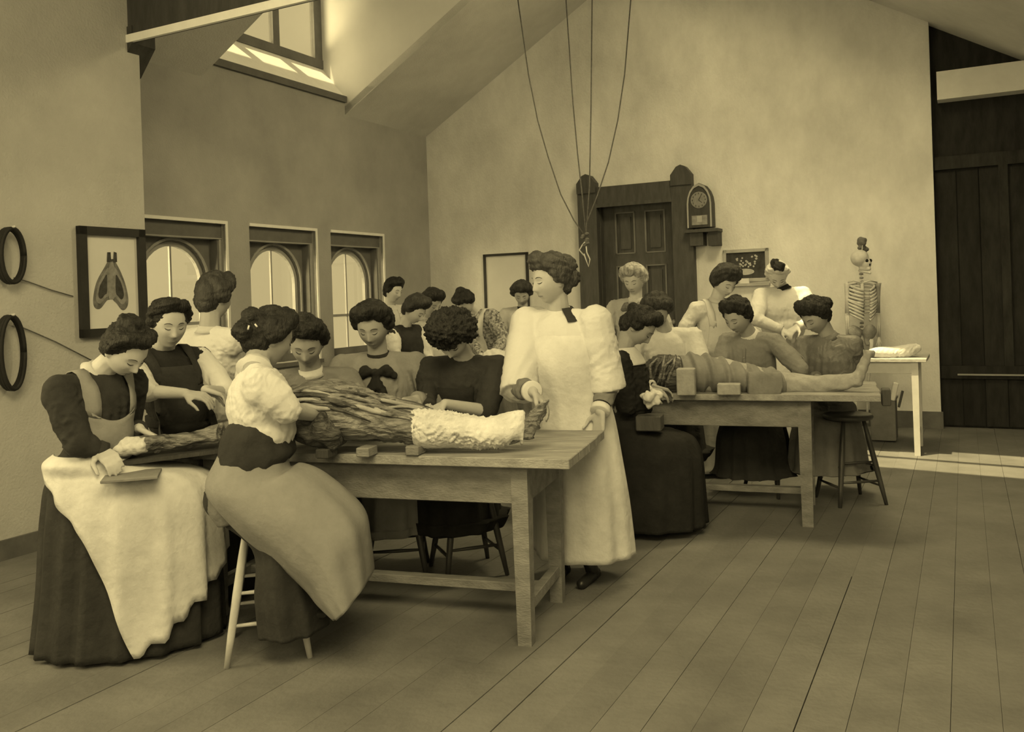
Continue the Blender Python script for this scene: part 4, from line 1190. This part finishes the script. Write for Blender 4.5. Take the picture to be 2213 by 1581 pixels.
    if not sleeve_mat:
        for s_ in (-1, 1): add_sleeve(bl, s_)
    cr1 = creases(folds_amp * .8, 52, len(label) + 1, (1.2, 1.2, .8))
    def cloth(p):
        q_ = p + np.array(root.location) - np.array(N); x_ = q_ @ np.array(tr); h_ = -(q_ @ np.array(sd_))
        g_ = np.clip((h_ - .07) / .12, 0, 1) * np.clip(1 - np.abs(x_) / .20, 0, 1)
        return cr1(p) + .0042 * g_ * np.sin(x_ * (150 - 90 * np.clip(h_, 0, .5)) + 1.2 * np.sin(h_ * 14)) 
    bl.build('blouse', blouse, root, voxel=vx + .001, sm=8 if flare_sleeve else 3, disp=cloth)
    if sleeve_mat:
        for s_ in (-1, 1):
            m_ = MB(); add_sleeve(m_, s_); m_.build('sleeve', sleeve_mat, root, voxel=vx + .001, sm=2, disp=creases(folds_amp, 60, 5))
    if cuff:
        for s_ in (-1, 1):
            S, E, Wp = SL[s_]; d = (Wp - E).normalized(); a_ = E.lerp(Wp, .86)
            q = d.to_track_quat('Z', 'Y').to_matrix()
            MB().lathe(a_, [(.040, 0), (.046, .002), (.047, .028), (.041, .030)], 22, q).build('cuff', cuff, root, True)
    if not cuff:
        for s_ in (-1, 1):
            if sleeve[0 if s_ < 0 else 1] > 1.6:
                S, E, Wp = SL[s_]; q = (Wp - E).normalized().to_track_quat('Z', 'Y').to_matrix()
                MB().lathe(E.lerp(Wp, .84), [(.040, 0), (.044, .003), (.042, .040), (.037, .042)], 20, q).build('cuff', 'offwhite' if blouse in ('white', 'offwhite') else blouse, root, True)
    if placket:
        m_ = MB(); pts_ = []
        for i in range(9):
            z = .06 + .34 * spl * i / 4.5
            c_ = tcast(N - sd_ * z + cf * .5, -cf, None)
            if c_ is not None: pts_.append((c_ + cf * .004))
        if len(pts_) > 3:
            for i in range(len(pts_) - 1): m_.capsule(pts_[i], .011, pts_[i + 1], .011, 8)
            m_.build('placket', blouse, root, True)
            for i in range(1, len(pts_) - 1):
                MB().ellipsoid(pts_[i] + cf * .010, (.006, .006, .006), CM, 8, 6).build('button', 'bonedark', root, True)
    if collar:
        d = (nk - N).normalized(); q = d.to_track_quat('Z', 'Y').to_matrix()
        MB().lathe(N - d * .012, [(.080, -.012), (.066, .006), (.061, .026), (.056, .026)], 26, q).build('collar', collar, root, True)
    if bow:
        m_ = MB()
        def sp_(x, z, o=.012): return tcast(N - sd_ * z + tr * x + cf * .5, -cf, N + cf * .1 - sd_ * z) + cf * o
        c = sp_(0, .055, .018); m_.ellipsoid(c, (.024, .022, .024), CM)
        for s_ in (-1, 1):
            m_.capsule(c, .014, sp_(s_ * .055, .050), .034, 12); m_.capsule(sp_(s_ * .055, .05), .034, sp_(s_ * .088, .075), .022, 12)
            m_.capsule(c, .014, sp_(s_ * .022, .13), .024, 12); m_.capsule(sp_(s_ * .022, .13), .024, sp_(s_ * .05, .20), .026, 12)
        m_.build('neck_bow', bow, root, voxel=.006, sm=1, disp=folds(.004, 50, 3))
    # skirt
    waist = Hp + sd_ * .14
    if mode == 'stand':
        rings = [(waist, tr * .138, tf * .108), (Hp + UP * .02, tr * .185, tf * .155)]
        z0 = Hp.z
        for f_, in ((.35,), (.7,), (1.0,)):
            z = z0 + (hem - z0) * f_; k_ = f_
            rings.append((V((Hp.x, Hp.y, z)) + tf * .02 * k_, tr * (.19 + (hem_r[0] - .19) * k_), tf * (.165 + (hem_r[1] - .165) * k_)))
        kd, kr = tf, tr
    else:
        lap = Hp + kf * .5; Lk = V((kf.x, kf.y, 0)).length * .5 + seat_r[1]
        rings = [(waist, kr * .138, kd * .115), (Hp + UP * .105, kr * .165, kd * .14),
                 ] + [(V((Hp.x, Hp.y, z_)) + kd * ((f_ - b_) / 2), kr * w_, kd * ((f_ + b_) / 2)) for z_, b_, f_, w_ in
                      ((Hp.z + .082 + kf.z * .3, .145, Lk - .26, seat_r[0] - .065), (Hp.z + .066 + kf.z * .4, .155, Lk - .13, seat_r[0] - .045), (Hp.z + .035 + kf.z * .6, .170, Lk - .045, seat_r[0] - .022),
                       (Hp.z - .045 + kf.z * .7, .180, Lk - .005, seat_r[0]), (Hp.z * .72, .190, Lk + .005, seat_r[0] + .010), (Hp.z * .40, .205, Lk + .01, seat_r[0] + .03), (hem, .235, Lk + .015, hem_r[0]))]
    if hskirt: rings = hskirt(locals())
    if skirt:
        loft(rings, 84, 6, .045, flare, len(key)).build('skirt', skirt, root, True)
    if belt:
        q = sd_.to_track_quat('Z', 'Y').to_matrix(); bm = MB()
        rg = [(waist - sd_ * .028, tr * .146 * bp, cf * .118 * bp), (waist, tr * .150 * bp, cf * .122 * bp), (waist + sd_ * .028, tr * .146 * bp, cf * .118 * bp)]
        loft(rg, 40, 3).build('belt', belt, root, True)
    info = dict(tcast=tcast, root=root, H=H, HM=HM, N=N, Hp=Hp, TM=TM, tr=tr, tf=tf, cf=cf, CM=CM, sd=sd_, SL=SL, rings=rings, kd=kd, kr=kr, hl=hl, spl=spl, waist=waist)
    PEOPLE[key] = info
    return info

def apron(I, m, th0, th1, vend=None, i0=0, off=.012, amp=.02, nf=7, name='apron', thick=.004, seed=3):
    return loft(I['rings'][i0:], 48, 8, amp, nf, seed, th0, th1, off, vend, thick).build(name, m, I['root'], True)
def sheet(grid, m, name, root, off=.004):
    """thin cloth from a grid of (point, normal)"""
    R_, C2 = len(grid), len(grid[0]); vs = [p + n * off for r in grid for p, n in r] + [p + n * (off + .005) for r in grid for p, n in r]
    N_ = R_ * C2; fs = []
    for i in range(R_ - 1):
        for j in range(C2 - 1):
            a = i * C2 + j; fs.append((a, a + 1, a + C2 + 1, a + C2)); a += N_; fs.append((a, a + C2, a + C2 + 1, a + 1))
    ed = [j for j in range(C2)] + [i * C2 + C2 - 1 for i in range(1, R_)] + [(R_ - 1) * C2 + j for j in range(C2 - 2, -1, -1)] + [i * C2 for i in range(R_ - 2, 0, -1)]
    for i in range(len(ed)):
        a, b = ed[i], ed[(i + 1) % len(ed)]; fs.append((a, a + N_, b + N_, b))
    return MB().add(vs, fs).build(name, m, root, True)
def bib(I, m, w=.11, top=.14, straps=True, bot=.95, sw=.024, neck=.0):
    """bib over the chest with shoulder straps, laid on the bodice"""
    N, sd_, cf, tr, spl, tc = I['N'], I['sd'], I['cf'], I['tr'], I['spl'], I['tcast']
    g = []
    for i in range(10):
        f_ = top + (bot - top) * i / 9; row = []
        for j in range(15):
            x = (-1 + 2 * j / 14); sag = neck * (1 - x * x) if i < 3 else 0
            x *= w * (1 + .25 * i / 9); o = N - sd_ * spl * (f_ + sag * (1 - i / 3.0)) + tr * x
            row.append((tc(o + cf * .5, -cf, o + cf * .12), cf))
        g.append(row)
    sheet(g, m, 'apron_bib', I['root'])
    if straps:
        for s_ in (-1, 1):
            g = []
            for i in range(17):
                a = math.radians(-28 + 236 * i / 16); d = cf * math.cos(a) + sd_ * math.sin(a); row = []
                xx = .085 + .030 * math.sin(max(0, a))
                xx = w * .86 + (.108 - w * .86) * min(1, i / 8)
                for j in (-1, 0, 1):
                    c = N - sd_ * (spl * .18 + .02) + tr * (s_ * xx + sw * j)
                    row.append((tc(c + d * .6, -d, c + d * .1), d))
                g.append(row if s_ < 0 else row[::-1])
            sheet(g, m, 'apron_strap', I['root'], .005)

# 1  seated in profile at the far left: dark blouse, bib apron, pale lap apron
I = person('p1', 'person in dark blouse and tan bib apron, head bent over the lap board',
           (272, 756, 3.86), 66, 46, (212, 806, 3.90), 62, (190, 1042, 3.88), wl=(300, 926, 3.98), wr=(215, 972, 3.76), el=(262, 958, 4.14), er=(168, 958, 3.70), roll=4,
           hair='hair', puff=.036, bun=[((0, -.03, .115), .046), ((0, -.06, .095), .05)], blouse='dark', sleeve=(1.85, 1.9), skin='skinpale', skirt='dark', mode='sit',
           knee=(385, 1062, 3.98), seat_r=(.23, .35), hem_r=(.29, .3), flare=17, collar='skinpale', curl=(50, 45), hem=.02, slr=.066, hdir=(V((.9, -.1, -.45)), V((.7, -.5, -.3))))
bib(I, 'apron_grey', .115, .30, neck=.10, sw=.028)
apron(I, 'whitesoil', lambda v: -84 + 92 * v ** 1.35, lambda v: 150, lambda u: .99 - .17 * min(1, u * 1.5) + .006 * math.sin(u * 60), 0, .029, .045, 17, 'lap_apron', .005, 2)

# 2  behind the first
I = person('p2', 'smiling person with dark bodice over white sleeves behind the bib apron sitter',
           (366, 700, 4.40), 38, 18, (352, 755, 4.48), 45, (395, 960, 4.55), wl=(445, 842, 4.32), wr=(400, 850, 4.22), er=(318, 845, 4.26), el=(490, 850, 4.50), hair='hair', puff=.034, bun=[((0, -.10, .05), .06), ((-.02, -.09, .0), .055)],
           blouse='black', sleeve_mat='white', sleeve=(1.25, 1.2), mode='sit', skirt='black', knee=(470, 990, 4.6), seat_r=(.2, .3), bow=None, hdir=(V((.9, -.1, -.3)), V((1, 0, -.2))), belt='black', bputt=1.05)
bib(I, 'dark', .125, .16)
# 3  back turned
I = person('p3', 'person in white blouse with broad swept-up hair, back turned, before the half hidden window',
           (464, 645, 4.98), 150, 12, (452, 712, 4.95), 150, (455, 930, 5.0), wl=(500, 800, 5.1), wr=(400, 820, 5.1), hair='hairmid', puff=.050, bun=[((0, -.02, .10), .065)], blouse='white', bputt=1.15,
           mode='sit', skirt='dark', knee=(480, 950, 5.4), seat_r=(.2, .3), collar='offwhite', face=False, hs=1.05)

# 4  front sitter on the pale stool
def p4_rings(L):
    def rg(px, py, Y, bx, by, d): c = at(px, py, Y); return (c, V((0, -d, 0)) * 1.0, at(px + bx, py + by, Y) - c)
    return [rg(560, 948, 3.72, -62, -4, .115), rg(545, 985, 3.70, -76, 6, .14), rg(538, 1035, 3.68, -88, 24, .18), rg(585, 1074, 3.68, -62, 72, .21), rg(650, 1116, 3.68, -52, 90, .225), rg(722, 1180, 3.66, -58, 82, .23), rg(745, 1232, 3.65, -52, 62, .23), rg(766, 1282, 3.64, -38, 42, .23)]
I = person('p4', 'person in white short-sleeved blouse and long grey apron on the pale stool',
           (583, 732, 3.86), 128, 22, (553, 790, 3.76), 112, (548, 1030, 3.70), wl=(705, 880, 4.10), wr=(700, 900, 3.86), er=(618, 884, 3.60), el=(640, 900, 4.05), roll=0, hair='hair', puff=.045, bun=[((0, -.11, -.005), .058), ((0, -.10, .06), .05)],
           blouse='white', bputt=1.10, sleeve=(1.0, 1.05), skin='skindark', mode='sit', knee=(680, 1115, 3.76), skirt='apron_grey', hskirt=p4_rings, flare=6, collar='white', belt=None, slr=.070, folds_amp=.006,
           pole=(None, V((.2, -.4, -1))), feetfwd=.04, hem=.20)
bk = MB()
def rgp(px, py, Y, bx, by, d): c = at(px, py, Y); return (c, V((0, -d, 0)), at(px + bx, py + by, Y) - c)
loft([rgp(588, 893, 3.74, -20, -6, .10), rgp(570, 920, 3.73, -60, -16, .165), rgp(556, 950, 3.72, -76, -4, .172), rgp(556, 985, 3.71, -80, 10, .17), rgp(560, 1010, 3.70, -60, 14, .15)], 56, 6, .03, 9, 1, vpow=.5).build('waist_sash', 'dark', I['root'], True)
loft([rgp(532, 1040, 3.73, -88, 20, .14), rgp(525, 1072, 3.74, -72, 32, .16), rgp(606, 1150, 3.74, -54, 26, .19), rgp(628, 1270, 3.74, -72, 8, .21), rgp(640, 1345, 3.75, -76, 6, .22)], 72, 7, .05, 9, 2).build('underskirt', 'dark', I['root'], True)
loft([rgp(520, 1045, 3.72, -74, 8, .13), rgp(505, 1085, 3.72, -52, 12, .14), rgp(515, 1118, 3.72, -40, 12, .13)], 40, 5).build('seat_gathering', 'midgrey', I['root'], True)
tag(MB().tube([at(562, 1150, 3.62), at(566, 1220, 3.63), at(571, 1300, 3.65), at(574, 1352, 3.66)], [.006, .011, .008, .004], 8).build('apron_string', 'linen', I['root'], True))
for a_, b_ in (((538, 703), (536, 712)), ((551, 700), (556, 706))):
    MB().tube([at(a_[0], a_[1], 3.715), at(b_[0], b_[1], 3.71)], .004, 6).build('hairpin', 'metal', I['root'], True)

# 5, 6  behind the body on the near table
I = person('p5', 'person in grey smock bending down beside the person in the white short-sleeved blouse',
           (662, 742, 4.42), 8, 32, (672, 800, 4.50), 6, (685, 1000, 4.72), wl=(716, 846, 4.16), wr=(650, 878, 4.20), hair='hair', puff=.042, bun=[((0, -.03, .11), .05)], blouse='midgrey', skin='skindark', sleeve=(1.7, 1.8), mode='sit',
           skirt='black', knee=(690, 1040, 4.5), seat_r=(.22, .24), hem=.25, bputt=1.12, collar='offwhite', placket=True, hdir=(V((.95, -.1, -.05)), None), curl=(30, 40), hn=(V((0, -.3, -1)), None))
I = person('p6', 'person in grey linen smock with dark neck bow, looking down at the near body',
           (806, 706, 4.72), -8, 26, (818, 770, 4.80), 0, (835, 985, 4.95), wl=(900, 862, 4.50), wr=(762, 872, 4.45), hair='hair', puff=.044, bun=[((0, -.03, .10), .05)], blouse='linen', skin='skindark', sleeve=(1.85, 1.8), mode='sit',
           skirt='linen', knee=(845, 1040, 4.7), seat_r=(.22, .24), hem=.28, bow='black', bputt=1.2, collar='black', shoulder=.20, slr=.068, folds_amp=.010)
# 10 curly hair
I = person('p10', 'person in dark dress with curly hair, bare forearm over the near body',
           (978, 728, 4.60), -14, 50, (1008, 782, 4.74), -12, (990, 985, 4.90), wl=(962, 872, 4.40), wr=(925, 880, 4.50), el=(1050, 888, 4.58), er=(925, 838, 4.72), hair='hair', puff=.060, curly=70, bun=[((0, .0, .10), .07)], blouse='dark', skin='skin', sleeve=(1.0, 1.85), mode='sit',
           skirt='black', knee=(960, 1060, 4.75), seat_r=(.23, .24), hem=.30, bputt=1.12, collar=None, shoulder=.19, curl=(75, 40), hdir=(V((-.75, -.2, -.35)), None), pole=(V((.9, .1, -.7)), V((-.9, -.2, -.6))), slr=.068)
bib(I, 'black', .10, .2, False)
MB().tube([at(930, 872, 4.36), at(926, 884, 4.33), at(923, 900, 4.3)], .004, 6).build('scalpel', 'metal', I['root'], True)

# 13 the standing demonstrator
I = person('p13', 'person in long white gown with banded cuffs standing at the near table',
           (1190, 606, 4.50), -62, 10, (1208, 672, 4.54), -28, (1238, 905, 4.58), wl=(1297, 888, 4.36), wr=(1152, 846, 4.18), hair='hairgrey', puff=.046, bun=[((0, -.115, -.01), .055), ((0, -.10, .06), .06)],
           blouse='white', bputt=1.05, sleeve=(.92, .98), el=(1312, 838, 4.46), er=(1122, 838, 4.40), flare_sleeve=.012, skin='skin', skirt='whitesoil', mode='stand', hem=.16, hem_r=(.265, .235), flare=8, collar='white', shoulder=.195, slr=.088, folds_amp=.006,
           hdir=(V((-.12, -.12, -1)), V((.55, .0, -.6))), hn=(V((-.7, -.6, 0)), V((.1, .1, -1))), curl=(20, 35), pole=(V((.9, .6, -.3)), V((-.9, -.2, -.5))),
           hskirt=lambda L: [(L['N'] - L['sd_'] * .085, L['tr'] * .13, L['tf'] * .085), (L['N'] - L['sd_'] * .15 + L['tf'] * .02, L['tr'] * .178, L['tf'] * .140), (L['N'] - L['sd_'] * .27 + L['tf'] * .03, L['tr'] * .190, L['tf'] * .165), (L['N'] - L['sd_'] * .40 + L['tf'] * .02, L['tr'] * .192, L['tf'] * .165), (L['Hp'] + V((0, 0, .02)), L['tr'] * .215, L['tf'] * .180), (V((L['Hp'].x + .015, L['Hp'].y, .62)), L['tr'] * .235, L['tf'] * .20), (V((L['Hp'].x + .03, L['Hp'].y, .38)), L['tr'] * .25, L['tf'] * .22), (V((L['Hp'].x + .035, L['Hp'].y, .14)), L['tr'] * .262, L['tf'] * .235)])
N, cf, sd_, tr = I['N'], I['cf'], I['sd'], I['tr']
for s_ in (-1, 1):
    S, E, Wp = I['SL'][s_]; d = (Wp - E).normalized(); q = d.to_track_quat('Z', 'Y').to_matrix()
    m_ = MB(); m_.capsule(E, .060, E.lerp(Wp, .5), .054, 16); m_.capsule(E.lerp(Wp, .5), .054, E.lerp(Wp, .78), .040, 16)
    m_.build('undersleeve', 'midgrey', I['root'], voxel=.007, sm=1, disp=folds(.004, 35, 2))
    MB().lathe(E.lerp(Wp, .74), [(.042, 0), (.047, .003), (.047, .014), (.042, .018)], 22, q).build('cuff_band', 'black', I['root'], True)
    MB().lathe(E.lerp(Wp, .82), [(.043, 0), (.050, .002), (.051, .030), (.045, .034)], 22, q).build('cuff', 'white', I['root'], True)
m_ = MB()
rgc = [(N - sd_ * .045, tr * .135, cf * .115), (N - sd_ * .020, tr * .112, cf * .098), (N + sd_ * .006, tr * .078, cf * .074), (N + sd_ * .02, tr * .066, cf * .064)]
loft(rgc, 30, 4, 0, 0, 0, 128, 290, .0, None, .006).build('dark_collar', 'dark', I['root'], True)

# ---- far group by the window wall
person('p7', 'person in pale blouse standing upright between the corner window and the gable wall',
       (850, 628, 9.3), 55, 18, (842, 660, 9.35), 50, (860, 770, 9.35), hair='hair', puff=.045, bun=[((0, -.04, .10), .045)], blouse='offwhite', skirt='linen', skin='skinpale', mode='stand', near=False, collar='black', placket=True)
person('p8', 'person in dark pinafore over white sleeves bending at the far table',
       (896, 670, 7.5), 65, 38, (874, 705, 7.55), 60, (882, 830, 7.7), wl=(935, 775, 7.45), wr=(925, 780, 7.35), hair='hairmid', puff=.048, bun=[((0, -.02, .09), .05)], blouse='dark', sleeve_mat='white', sleeve=(1.2, .45), skirt='dark', skin='skinpale', mode='sit', near=False)
person('p9', 'person with a dark top knot behind the one in the dark pinafore',
       (932, 655, 8.1), 45, 32, (922, 688, 8.15), 40, (925, 810, 8.3), hair='hair', puff=.046, bun=[((0, .0, .115), .045)], blouse='offwhite', skirt='linen', skin='skin', mode='sit', near=False)
person('p11', 'person in shiny striped blouse and apron straps stooping low over the far table',
       (1005, 652, 8.5), -30, 62, (1030, 672, 8.6), -40, (1066, 800, 8.95), wl=(1068, 765, 8.2), wr=(1040, 768, 8.1), hair='hair', puff=.036, bun=[((0, -.05, .10), .055)], blouse='print', skirt='linen', skin='skinpale', mode='stand', near=False, collar=None, bputt=1.1, slr=.07)
bib(PEOPLE['p11'], 'white', .12, .15)
person('p12', 'person in light smock with dark neck scarf looking down at the far table',
       (1128, 636, 9.3), -5, 30, (1130, 664, 9.36), 0, (1122, 775, 9.45), wl=(1112, 752, 9.1), wr=(1094, 750, 9.1), hair='hairmid', puff=.052, bun=[((0, -.02, .10), .05)], blouse='lightgrey', skirt='linen', skin='skin', mode='stand', near=False, bow='black', collar='black', bputt=1.05)

# ---- the right hand group
I = person('p14', 'person in black dress with broad white collar bent over the draped body',
       (1380, 706, 5.40), 72, 46, (1343, 765, 5.42), 75, (1362, 950, 5.45), wl=(1412, 836, 5.60), wr=(1400, 842, 5.45), hair='hair', puff=.040, bun=[((0, -.10, .055), .035), ((0, -.02, .09), .05)], blouse='black', skirt='black', mode='sit', knee=(1462, 962, 5.42),
       seat_r=(.24, .29), hem_r=(.26, .28), hem=.05, collar=None, cuff='white', skin='skindark', hdir=(V((.9, 0, -.3)), V((.9, 0, -.2))))
N, cf, sd_, tr = I['N'], I['cf'], I['sd'], I['tr']
loft([(N - sd_ * .085, tr * .155, cf * .12), (N - sd_ * .035, tr * .12, cf * .10), (N + sd_ * .02, tr * .065, cf * .062)], 30, 4, 0, 0, 0, -200, 160, .004, None, .006).build('collar', 'white', I['root'], True)
person('p15', 'person in white smock facing the camera, bent down before the panelled door',
       (1420, 672, 6.3), -12, 38, (1440, 722, 6.4), -8, (1450, 880, 6.7), wl=(1470, 790, 6.15), wr=(1395, 800, 6.1), hair='hairmid', puff=.045, bun=[((0, -.02, .09), .05)], blouse='offwhite', skirt='dark', mode='sit', knee=(1450, 900, 6.4), seat_r=(.22, .24), hem=.3, bputt=1.2, shoulder=.20, skin='skindark', collar=None, slr=.07)
person('p16', 'fair-haired person in light blouse standing against the panelled door',
       (1370, 606, 7.4), -28, 22, (1374, 646, 7.45), -20, (1370, 790, 7.5), wl=(1400, 760, 7.3), wr=(1338, 770, 7.3), hair='hairlight', puff=.050, bun=[((0, -.05, .09), .05)], blouse='lightgrey', skirt='linen', skin='skinpale', mode='stand', near=False, bow='midgrey', collar='offwhite', placket=True, pole=(None, V((-1, 0, -.3))))
person('p17', 'person in white apron with wide dark hair standing left of the blackboard',
       (1566, 610, 7.0), 25, 32, (1548, 650, 7.05), 20, (1545, 810, 7.15), wl=(1600, 745, 6.8), wr=(1520, 770, 6.9), hair='hairmid', puff=.056, bun=[((0, -.02, .08), .05)], blouse='white', skirt='white', skin='skinpale', mode='stand', near=False, slr=.055)
bib(PEOPLE['p17'], 'white', .12, .15)
person('p18', 'person in grey smock with dark rolled hair leaning over the middle of the draped body',
       (1594, 684, 6.05), -50, 30, (1628, 735, 6.15), -35, (1640, 900, 6.4), wl=(1700, 760, 6.1), wr=(1580, 800, 5.95), hair='hair', puff=.042, bun=[((0, -.03, .09), .06), ((0, -.10, .04), .045)], blouse='linen', skirt='dark', skin='skindark', mode='sit', knee=(1600, 930, 6.2), seat_r=(.22, .26), hem=.16, bputt=1.02, shoulder=.17,
       hdir=(V((.9, 0, -.2)), None), collar='offwhite', slr=.062, placket=True)
person('p19', 'person in white smock with dark top knot, head bowed, right of the blackboard',
       (1680, 594, 7.7), -12, 50, (1690, 622, 7.75), 0, (1690, 768, 7.85), wl=(1722, 706, 7.5), wr=(1690, 712, 7.5), hair='offwhite', puff=.030, bun=[((0, -.02, .115), .04)], blouse='white', skirt='white', skin='skinpale', mode='stand', near=False, bputt=1.25, collar='black', slr=.07, pole=(V((1, 0, -.5)), V((-1, -.2, -.4))))
I = PEOPLE['p19']
MB().ellipsoid(I['hl'](0, .02, .125), (.058, .055, .045), I['HM']).ellipsoid(I['hl'](.02, -.02, .13), (.04, .04, .04), I['HM']).build('hair_knot', 'hair', I['root'], voxel=.008, sm=1, disp=folds(.004, 50, 1))
person('p20', 'person in grey satin blouse with large dark hair and bun sitting before the skeleton',
       (1762, 684, 6.15), -62, 34, (1800, 742, 6.2), -35, (1798, 905, 6.3), wl=(1822, 822, 6.02), el=(1850, 800, 6.28), wr=(1765, 815, 6.0), hair='hair', puff=.050, bun=[((0, -.12, .02), .055), ((0, -.06, .08), .055)], blouse='satin', skirt='midgrey', skin='skindark', mode='sit', knee=(1770, 935, 6.1), seat_r=(.24, .28), hem=.20, bputt=1.08, shoulder=.17,
       collar='satin', folds_amp=.008, slr=.064, pole=(V((1, .2, -.6)), None))
